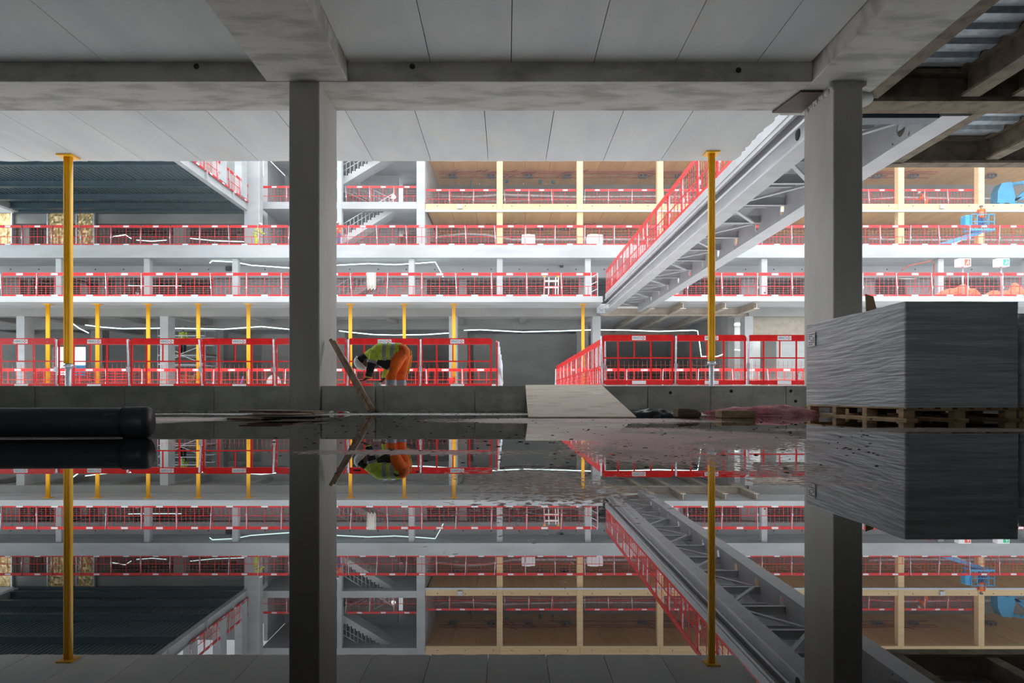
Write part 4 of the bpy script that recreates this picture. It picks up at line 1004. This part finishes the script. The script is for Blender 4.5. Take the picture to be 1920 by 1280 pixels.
# ladder frame
x0, x1 = X(1020, 39.3), X(1046, 39.3); t = thing('ladder_frame', 'white step frame with yellow caps behind the first-floor barriers', 'ladder', ((x0+x1)/2, 39.3, 5.67)); o_ = tuple(t.location)
for x in (x0, x0+.25, x1-.15, x1): MB(o_).bar((x, 39.3, 5.67), (x+.03, 39.3, 7.0), .06).build('leg', 'plate', t)
MB(o_).box(x0, x1, 39.25, 39.4, 6.75, 6.83).build('rung', 'plate', t); MB(o_).box(x0, x1, 39.25, 39.4, 6.4, 6.46).build('rung', 'plate', t)
for x in (x0, x1): MB(o_).box(x-.05, x+.08, 39.22, 39.38, 7.0, 7.08).build('cap', 'yellow', t)
# gate at end of first floor row
x = X(1108, 37.6); t = thing('safety_gate', 'small galvanised gate where the first-floor barriers meet the footbridge', 'gate', (x, 37.6, 5.67)); o_ = tuple(t.location)
mb = MB(o_); 
for q in (0, .35): mb.bar((x+q, 37.55, 5.67), (x+q, 37.55, 6.95), .05)
for z in (5.9, 6.3, 6.7): mb.bar((x, 37.55, z), (x+.35, 37.55, z+.18), .04)
mb.build('gate_frame', 'galv', t)
# blue channel lying along the slab
t = MB((X(720, 38), 38, 5.67)); t.box(X(633, 38.1), X(868, 38.1), 38.05, 38.2, 5.68, 5.80); tag(t.build('steel_channel', 'silver'), 'long pale blue channel lying behind the first-floor barriers right of the big pillar', 'channel')
# white tanks, second floor
for i, (a, b_) in enumerate(((978, 1003), (1100, 1129))):
    d_ = 46; x0, x1 = X(a, d_), X(b_, d_); t = thing('white_crate', ['white boxed crate behind second-floor barriers beside a timber post', 'white boxed crate behind second-floor barriers left of the footbridge'][i], 'crate', ((x0+x1)/2, d_, 9.95)); o_ = tuple(t.location)
    MB(o_).box(x0, x1, d_-.4, d_+.4, 10.05, 10.05+.85).build('body', 'plate', t, bevel=.04); MB(o_).box(x0+.2, x1-.3, d_-.2, d_+.2, 10.9, 10.97).build('lid', 'plate', t); MB(o_).box(x0, x1, d_-.4, d_+.4, 9.95, 10.04).build('pallet_base', 'pallet', t)
# CCTV like dark lamp on the beam at px 1053,497
x, z = X(1053, 47.1), Z(497, 47.1); t = thing('wall_camera', 'small dark camera on a bracket on the first-floor beam', 'camera', (x, 47.1, z)); o_ = (x, 47.1, z)
MB(o_).box(x-.12, x+.10, 46.9, 47.15, z-.16, z).build('housing', 'black', t); MB(o_).bar((x+.05, 47.1, z), (x+.1, 47.18, z+.2), .05).build('bracket', 'black', t)
x, z = X(425, 46.5), Z(500, 46.5); t = thing('wall_floodlight', 'small dark floodlight on the beam left of the big pillar', 'lamp', (x, 46.9, z)); o_ = (x, 46.9, z)
MB(o_).box(x-.2, x+.2, 46.8, 47.0, z-.2, z+.1).build('housing', 'black', t); MB(o_).bar((x, 47.0, z), (x, 47.2, z), .06).build('bracket', 'black', t)
# ---- boom lift with basket, upper right
bx, bd = X(1836, 49), 49.0; bz = Z(434, 49); o_ = (bx, bd, 9.95)
t = thing('boom_lift', 'blue boom lift whose basket carries a worker, in front of the far right timber post', 'lift', o_)
MB(o_).box(bx-.85, bx+.85, bd-.4, bd+.4, bz, bz+.12).build('basket_floor', 'blue', t)
for x in (bx-.8, bx-.4, bx+.4, bx+.8):
    for y in (bd-.38, bd+.38): MB(o_).bar((x, y, bz+.12), (x, y, bz+1.15), .045).build('rail_post', 'blue', t)
mb = MB(o_)
for z in (bz+.6, bz+1.12):
    for y in (bd-.38, bd+.38): mb.bar((bx-.8, y, z), (bx+.8, y, z), .045)
    for x in (bx-.8, bx+.8): mb.bar((x, bd-.38, z), (x, bd+.38, z), .045)
mb.build('rail', 'blue', t); MB(o_).box(bx-1.15, bx-.75, bd-.3, bd+.3, bz+.3, bz+1.1).build('control_box', 'blue', t, bevel=.05)
MB(o_).bar((bx+.1, bd, bz-.05), (bx-3.4, bd+1.5, 10.75), .22, .26).build('arm', 'blue', t); MB(o_).bar((bx-.2, bd+.1, bz-.15), (bx-2.9, bd+1.3, 10.5), .12).build('cylinder', 'galv', t)
MB(o_).box(bx-4.8, bx-3.0, bd+1.0, bd+2.1, 10.25, 11.0).build('chassis', 'bsteel', t, bevel=.06)
for q in (-4.5, -3.3):
    for y in (bd+.85, bd+2.0): MB(o_).loft([(bx+q, y, 10.25), (bx+q, y+.25, 10.25)], .3, 14).build('wheel', 'tyre', t)
person('worker in orange vest and white helmet standing in the blue lift basket', stand(1.78, .1), (bx+.15, bd, bz+.13), math.radians(60), top='orange', legs='denim')
bx, bd = X(1893, 54), 54.0; o_ = (bx, bd, 14.42); z0 = 14.42
t = thing('boom_lift', 'folded blue boom lift parked behind the third-floor barriers at the far right', 'lift', o_)
MB(o_).box(bx-1.2, bx+2.6, bd-.6, bd+.6, z0+.25, z0+.75).build('chassis', 'blue', t, bevel=.08)
P = [(bx-1.3, z0+.75), (bx-1.25, z0+1.7), (bx-.95, z0+2.3), (bx-.2, z0+2.4), (bx+.1, z0+1.3), (bx, z0+.75)]; MB(o_).prism(P, 'y', bd-.5, bd+.3).build('turret', 'blue', t)
for a, b_ in (((bx-.6, z0+2.2), (bx+2.6, z0+2.75)), ((bx-.2, z0+1.0), (bx+2.4, z0+1.6)), ((bx+.2, z0+.9), (bx+1.9, z0+2.4))):
    MB(o_).bar((a[0], bd, a[1]), (b_[0], bd, b_[1]), .22, .22).build('arm', 'blue', t)
for k in range(4): MB(o_).bar((bx-.4+.6*k, bd-.3, z0+2.3), (bx+.1+.6*k, bd-.3, z0+1.5+.9*(k % 2)), .06).build('hydraulic_hose', 'blue', t)
for q in (-.7, 1.7): MB(o_).loft([(bx+q, bd-.7, z0+.36), (bx+q, bd-.45, z0+.36)], .36, 16).build('wheel', 'tyre', t)

# ================================================================== NEAR OBJECTS
# black pipe
pr = .0935; pd = 4.15
a = Vector((X(276, 4.15), 4.18, pr+.001)); bdir = Vector((-1, -.055, 0)).normalized()
t = thing('drain_pipe', 'thick black plastic pipe with socket end lying in the water at left', 'pipe', tuple(a)); o_ = tuple(a)
mb = MB(o_); L_ = 3.4
prof = [(0, .080), (.006, .090), (.02, .0945), (.13, .0945), (.16, .089), (.20, .088), (L_, .088)]
mb.loft([a+bdir*s_ for s_, _ in prof], [r for _, r in prof], 40, caps=False)
mb.loft([a+bdir*.0, a+bdir*L_], [.078, .078], 40, caps=True); mb.build('tube', 'pipe', t)
mb = MB(o_); mb.loft([a+bdir*.13, a+bdir*.145], .0965, 40, caps=False); mb.build('socket_ring', 'black', t)
# cardboard / plank debris by the left pillar
BP = [(433, 500, 776, 7.6, .012, 'flat'), (480, 598, 770, 8.9, .02, 'x'), (470, 560, 783, 7.7, .015, 'x'), (500, 595, 774, 8.3, .03, 'x'), (455, 540, 779, 8.0, .012, 'x')]
wh = ['at the left tip of the pile', 'topmost and widest of the pile', 'nearest the water', 'middle board of the pile', 'dark and half sunk']
for i, (p0, p1, py, d_, zz, _) in enumerate(BP):
    x0, x1 = X(p0, d_), X(p1, d_); z = .003+.018*i; dd = .35
    mb = MB(((x0+x1)/2, d_, z)); mb.add([(x0, d_-.12, z), (x1, d_-.2, z), (x1+.05, d_+dd, z), (x0+.1, d_+dd, z), (x0, d_-.12, z+.016), (x1, d_-.2, z+.016), (x1+.05, d_+dd, z+.016), (x0+.1, d_+dd, z+.016)],
        [(3, 2, 1, 0), (4, 5, 6, 7), (0, 1, 5, 4), (1, 2, 6, 5), (2, 3, 7, 6), (3, 0, 4, 7)])
    tag(mb.build('loose_board', 'wood', bevel=.002), 'dark wet board left of the big pillar foot, '+wh[i], 'board', 'wet boards by the left pillar')
# leaning timber pair
p0 = Vector((X(693, 10.45), 10.45, .03)); p1 = Vector((X(621, 10.98), 10.98, Z(637, 10.98)))
t = thing('leaning_timber', 'two nailed timber lengths leaning against the right side of the left pillar', 'timber', tuple(p0)); o_ = tuple(p0)
off = Vector((.062, 0, .02))
MB(o_).bar(p0, p1, .052, .09, up=(0, 1, 0)).build('board', 'plank', t, bevel=.004)
MB(o_).bar(p0+off+Vector((0, -.012, 0)), p1+off+Vector((-.01, -.01, -.05)), .055, .07, up=(0, 1, 0)).build('board', 'plank', t, bevel=.004)
# plywood ramp
A = [(X(985, 10.72), 10.70, .43), (X(1128, 10.72), 10.70, .43), (X(1193, 7.9), 7.88, .02), (X(990, 7.9), 7.88, .02)]
vs = A+[(x, y, z-.02) for x, y, z in A]; mb = MB(A[3]); mb.add(vs, [(0, 1, 2, 3), (7, 6, 5, 4), (0, 4, 5, 1), (1, 5, 6, 2), (2, 6, 7, 3), (3, 7, 4, 0)])
tag(mb.build('plywood_ramp', 'ply', bevel=.004), 'worn plywood sheet laid as a ramp up onto the kerb wall', 'ramp')
# black sheeting bundle, wood offcuts
def lump(name, m_, x0, x1, y, ry, h, label, cat, fringe=False, seed=0, ridges=.35):
    n = 40; k = 16; vs = []; fs = []
    for i in range(n+1):
        u = i/n; x = x0+(x1-x0)*u; e = max(.12, math.sin(math.pi*min(1, max(0, u*.94+.03)))**.45)
        for j in range(k+1):
            a_ = math.pi*j/k; rr = 1+ridges*mnoise.noise(Vector((u*7+seed, a_*2.2, seed*2.1)))+.1*mnoise.noise(Vector((u*25, a_*6, seed)))
            vs.append((x, y-math.cos(a_)*ry*rr*e, max(.001, math.sin(a_)*h*e*rr)))
    for i in range(n):
        for j in range(k): q = i*(k+1)+j; fs.append((q, q+1, q+k+2, q+k+1))
    fs.append(tuple(range(k, -1, -1))); fs.append(tuple(n*(k+1)+j for j in range(k+1)))
    mb = MB(((x0+x1)/2, y, 0)); mb.add(vs, fs, True)
    o1 = mb.build(name, m_); tag(o1, label, cat)
    if fringe:
        mb = MB(((x0+x1)/2, y, 0))
        for q in range(26):
            yy_ = y+random.uniform(-ry, ry)*.6; zz = random.uniform(.01, h*.55); mb.bar((x0+.12, yy_, zz*1.2), (x0-random.uniform(.02, .12), yy_+random.uniform(-.03, .03), max(.008, zz*.7)), .018, .008)
        f_ = mb.build('fringe', m_, o1, kind='stuff')
    return o1
lump('sheeting_bundle', 'bag', X(1178, 8.6), X(1262, 8.6), 8.6, .12, .09, 'crumpled black sheeting bundle beside the foot of the plywood ramp', 'sheeting', seed=2)
mb = MB((X(1290, 8.3), 8.3, 0)); x0, x1 = X(1262, 8.4), X(1314, 8.2)
mb.prism([(x0, 0.001), (x1-.02, .001), (x1, .05), (x1-.06, .095), (x0, .11)], 'y', 8.15, 8.4)
tag(mb.build('timber_offcut', 'wood', bevel=.01), 'broken dark timber block right of the black sheeting', 'timber')
mb = MB((X(1380, 8.1), 8.1, 0)); mb.box(X(1348, 8.1), X(1411, 8.1), 8.0, 8.25, .0, .088)
tag(mb.build('timber_block', 'pallet', bevel=.006), 'squared brown timber block in front of the pink netting roll', 'timber')
lump('netting_roll', 'net', X(1345, 9.1), X(1545, 9.1), 9.3, .22, .125, 'faded pink-red netting roll with frayed left end by the kerb wall', 'netting', fringe=True, seed=5, ridges=.3)
# cardboard piece behind pallet load
mb = MB((5.6, 10.9, 0)); mb.add([(5.55, 10.4, 1.3), (5.48, 10.4, 1.9), (5.50, 10.4, 1.9), (5.75, 10.4, 1.3), (5.55, 10.45, 1.3), (5.48, 10.45, 1.9), (5.50, 10.45, 1.9), (5.75, 10.45, 1.3)], [(0, 1, 2, 3), (7, 6, 5, 4), (0, 4, 5, 1), (1, 5, 6, 2), (2, 6, 7, 3), (3, 7, 4, 0)])
# wrapped pallet loads
def load(x0, x1, y0, y1, ztop, label, sheet=False, zb_=.135):
    t = thing('wrapped_pallet_load', label, 'pallet load', ((x0+x1)/2, (y0+y1)/2, 0)); o_ = tuple(t.location)
    # perimeter film body
    nP = 150; nZ = 130; per = []
    w, l = x1-x0, y1-y0; tot = 2*(w+l)
    for i in range(nP):
        s_ = tot*i/nP
        if s_ < w: per.append((x0+s_, y0, 0, -1, s_))
        elif s_ < w+l: per.append((x1, y0+s_-w, 1, 0, s_))
        elif s_ < 2*w+l: per.append((x1-(s_-w-l), y1, 0, 1, s_))
        else: per.append((x0, y1-(s_-2*w-l), -1, 0, s_))
    vs = []; fs = []
    for k in range(nZ+1):
        z = zb_+(ztop-zb_)*k/nZ
        for (x, y, nx_, ny_, s_) in per:
            sl = .10*math.sin(s_*1.3+1)
            o = .005*mnoise.noise(Vector((s_*.5, (z+sl)*22, 1.7)))+.0035*mnoise.noise(Vector((s_*1.1, (z+sl*.5)*75, 9.7)))+.003*mnoise.noise(Vector((s_*2.2, (z+sl*1.4)*55, 5.1)))
            zz = z
            if k == nZ: zz += .014*mnoise.noise(Vector((s_*1.5, 3, 1)))
            vs.append((x+nx_*o, y+ny_*o, zz))
    for k in range(nZ):
        for i in range(nP): fs.append((k*nP+i, k*nP+(i+1) % nP, (k+1)*nP+(i+1) % nP, (k+1)*nP+i))
    fs.append(tuple(nZ*nP+i for i in range(nP)))
    MB(o_).add(vs, fs, True).build('stretch_film', 'wrap', t)
    # long pallet: five lines of blocks across three deck runs
    nb_ = 4; ys = [y0+.05+(l-.19)*k/3 for k in range(4)]
    for yb in ys:
        for xb in (x0, (x0+x1)/2-.06, x1-.12): MB(o_).box(xb, xb+.12, yb, yb+.1, .022, .10).build('block', 'pallet', t, bevel=.004)
        MB(o_).box(x0, x1, yb, yb+.1, .10, .118).build('stringer_board', 'pallet', t)
    for xb in (x0, (x0+x1)/2-.06, x1-.12): MB(o_).box(xb, xb+.12, y0, y1, .001, .022).build('bottom_board', 'pallet', t)
    n = 7
    for k in range(n):
        a = x0+(w-.12)*k/(n-1); MB(o_).box(a, a+.12, y0, y1, .118, .135).build('deck_board', 'pallet', t)
    if sheet:
        ys_ = y1-.32; pl = MB(o_).box(x0-.016, x0-.011, ys_, ys_+.22, .93, 1.12).build('paper_label', 'plate', t)
        mb = MB(o_)
        for q in range(6):
            for s_ in range(3):
                if (q+s_) % 4: mb.box(x0-.019, x0-.0155, ys_+.02+.06*s_, ys_+.065+.06*s_, .95+.027*q, .962+.027*q)
        mb.build('print_lines', 'ink', pl)
    return t
load(4.15, 5.33, 7.20, 9.62, 1.235, 'large grey film-wrapped load on wooden pallets in front of the right pillar', True)
load(5.47, 6.65, 7.35, 9.8, 1.13, 'second grey film-wrapped load cut off by the right picture edge')
tag(MB((5.62, 10.5, 0)).add([(5.50, 10.45, 0), (5.95, 10.45, 0), (5.62, 10.62, 1.78), (5.50, 10.62, 1.82), (5.50, 10.475, 0), (5.95, 10.475, 0), (5.62, 10.64, 1.78), (5.50, 10.64, 1.82)], [(0, 1, 2, 3), (7, 6, 5, 4), (0, 4, 5, 1), (1, 5, 6, 2), (2, 6, 7, 3), (3, 7, 4, 0)]).build('plywood_offcut', 'carton'), 'brown board end peeping out behind the wrapped load at the right pillar', 'board')
# bucket beside worker
x, d_ = X(707, 11.3), 11.3; z = .24
t = thing('bucket', 'pale plastic bucket by the hands of the bent worker', 'bucket', (x, d_, 0)); o_ = (x, d_, 0)
MB(o_).loft([(x, d_, .15), (x, d_, .48)], [.05, .068], 18).build('pail', 'bucket', t); MB(o_).box(x-.12, x+.12, d_-.1, d_+.12, 0, .15).build('stand_block', 'conc', t)
# coiled fan-like clear dome left of pillar (sack) and small clutter on far kerb
x = X(511, 37.9); tag(MB((x, 38.1, .92)).sphere((x, 38.1, .92), .35, 14, 8, (1.2, .5, 1.5), 0).build('plastic_sack', 'film'), 'grey plastic sack behind the barriers left of the big pillar', 'sack')
x = X(452, 38); tag(MB((x, 38.1, .92)).bar((x-.05, 38.1, .92), (x+.08, 38.1, 1.35), .1, .04).build('plastic_offcut', 'violet'), 'violet plastic scrap behind the barriers left of the big pillar', 'scrap')
x = X(851, 37.9); tag(MB((x-.1, 38.1, .92)).loft([(x-.15, 38.1, .92), (x-.15, 38.1, 1.28)], [.15, .19], 14).build('bucket', 'red'), 'red bucket on the far kerb right of the bent worker', 'bucket')
# white litter and crumbs near pillar foot, scattered grit in the silt
mb = MB((0, 5, 0))
for i in range(420):
    y = random.uniform(2.2, 10); x = random.uniform(-.4*y+.2, .55*y); s_ = random.uniform(.002, .006)*(1+y*.12)
    mb.sphere((x, y, .0), s_, 5, 3, (random.uniform(1, 2.2), 1, .5))
tag(mb.build('floor_grit', 'joint'), 'dark grit and crumbs scattered over the flooded floor', 'debris', kind='stuff')
for i, (px, d_, m_, lab) in enumerate(((621, 9.9, 'plate', 'white crumpled paper scrap at the foot of the left pillar'), (640, 9.8, 'red', 'red plastic scrap between the left pillar and the leaning timber'), (650, 9.9, 'plate', 'white plastic scrap beside the leaning timber foot'))):
    x = X(px, d_); mb = MB((x, d_, 0)); vs = []
    for k in range(12): vs.append((x+random.uniform(-.06, .06), d_+random.uniform(-.05, .05), random.uniform(.002, .045)))
    bm = bmesh.new()
    for v_ in vs: bm.verts.new(Vector(v_)-mb.o)
    bmesh.ops.convex_hull(bm, input=bm.verts); me = bpy.data.meshes.new('litter'); bm.to_mesh(me); bm.free(); me.materials.append(M[m_])
    o = bpy.data.objects.new('litter_scrap', me); COL.objects.link(o); o.location = (x, d_, 0); tag(o, lab, 'litter')
mb = MB((0, 10, 0))
for i in range(160):
    x = random.uniform(-2.8, .2); s_ = random.uniform(.006, .016); mb.sphere((x, random.uniform(9.4, 10.3), .003), s_*.6, 5, 3, (1.8, 1, .5))
tag(mb.build('floor_flecks', 'plate'), 'white flecks of rubbish floating along the kerb wall by the leaning timber', 'litter', kind='stuff')
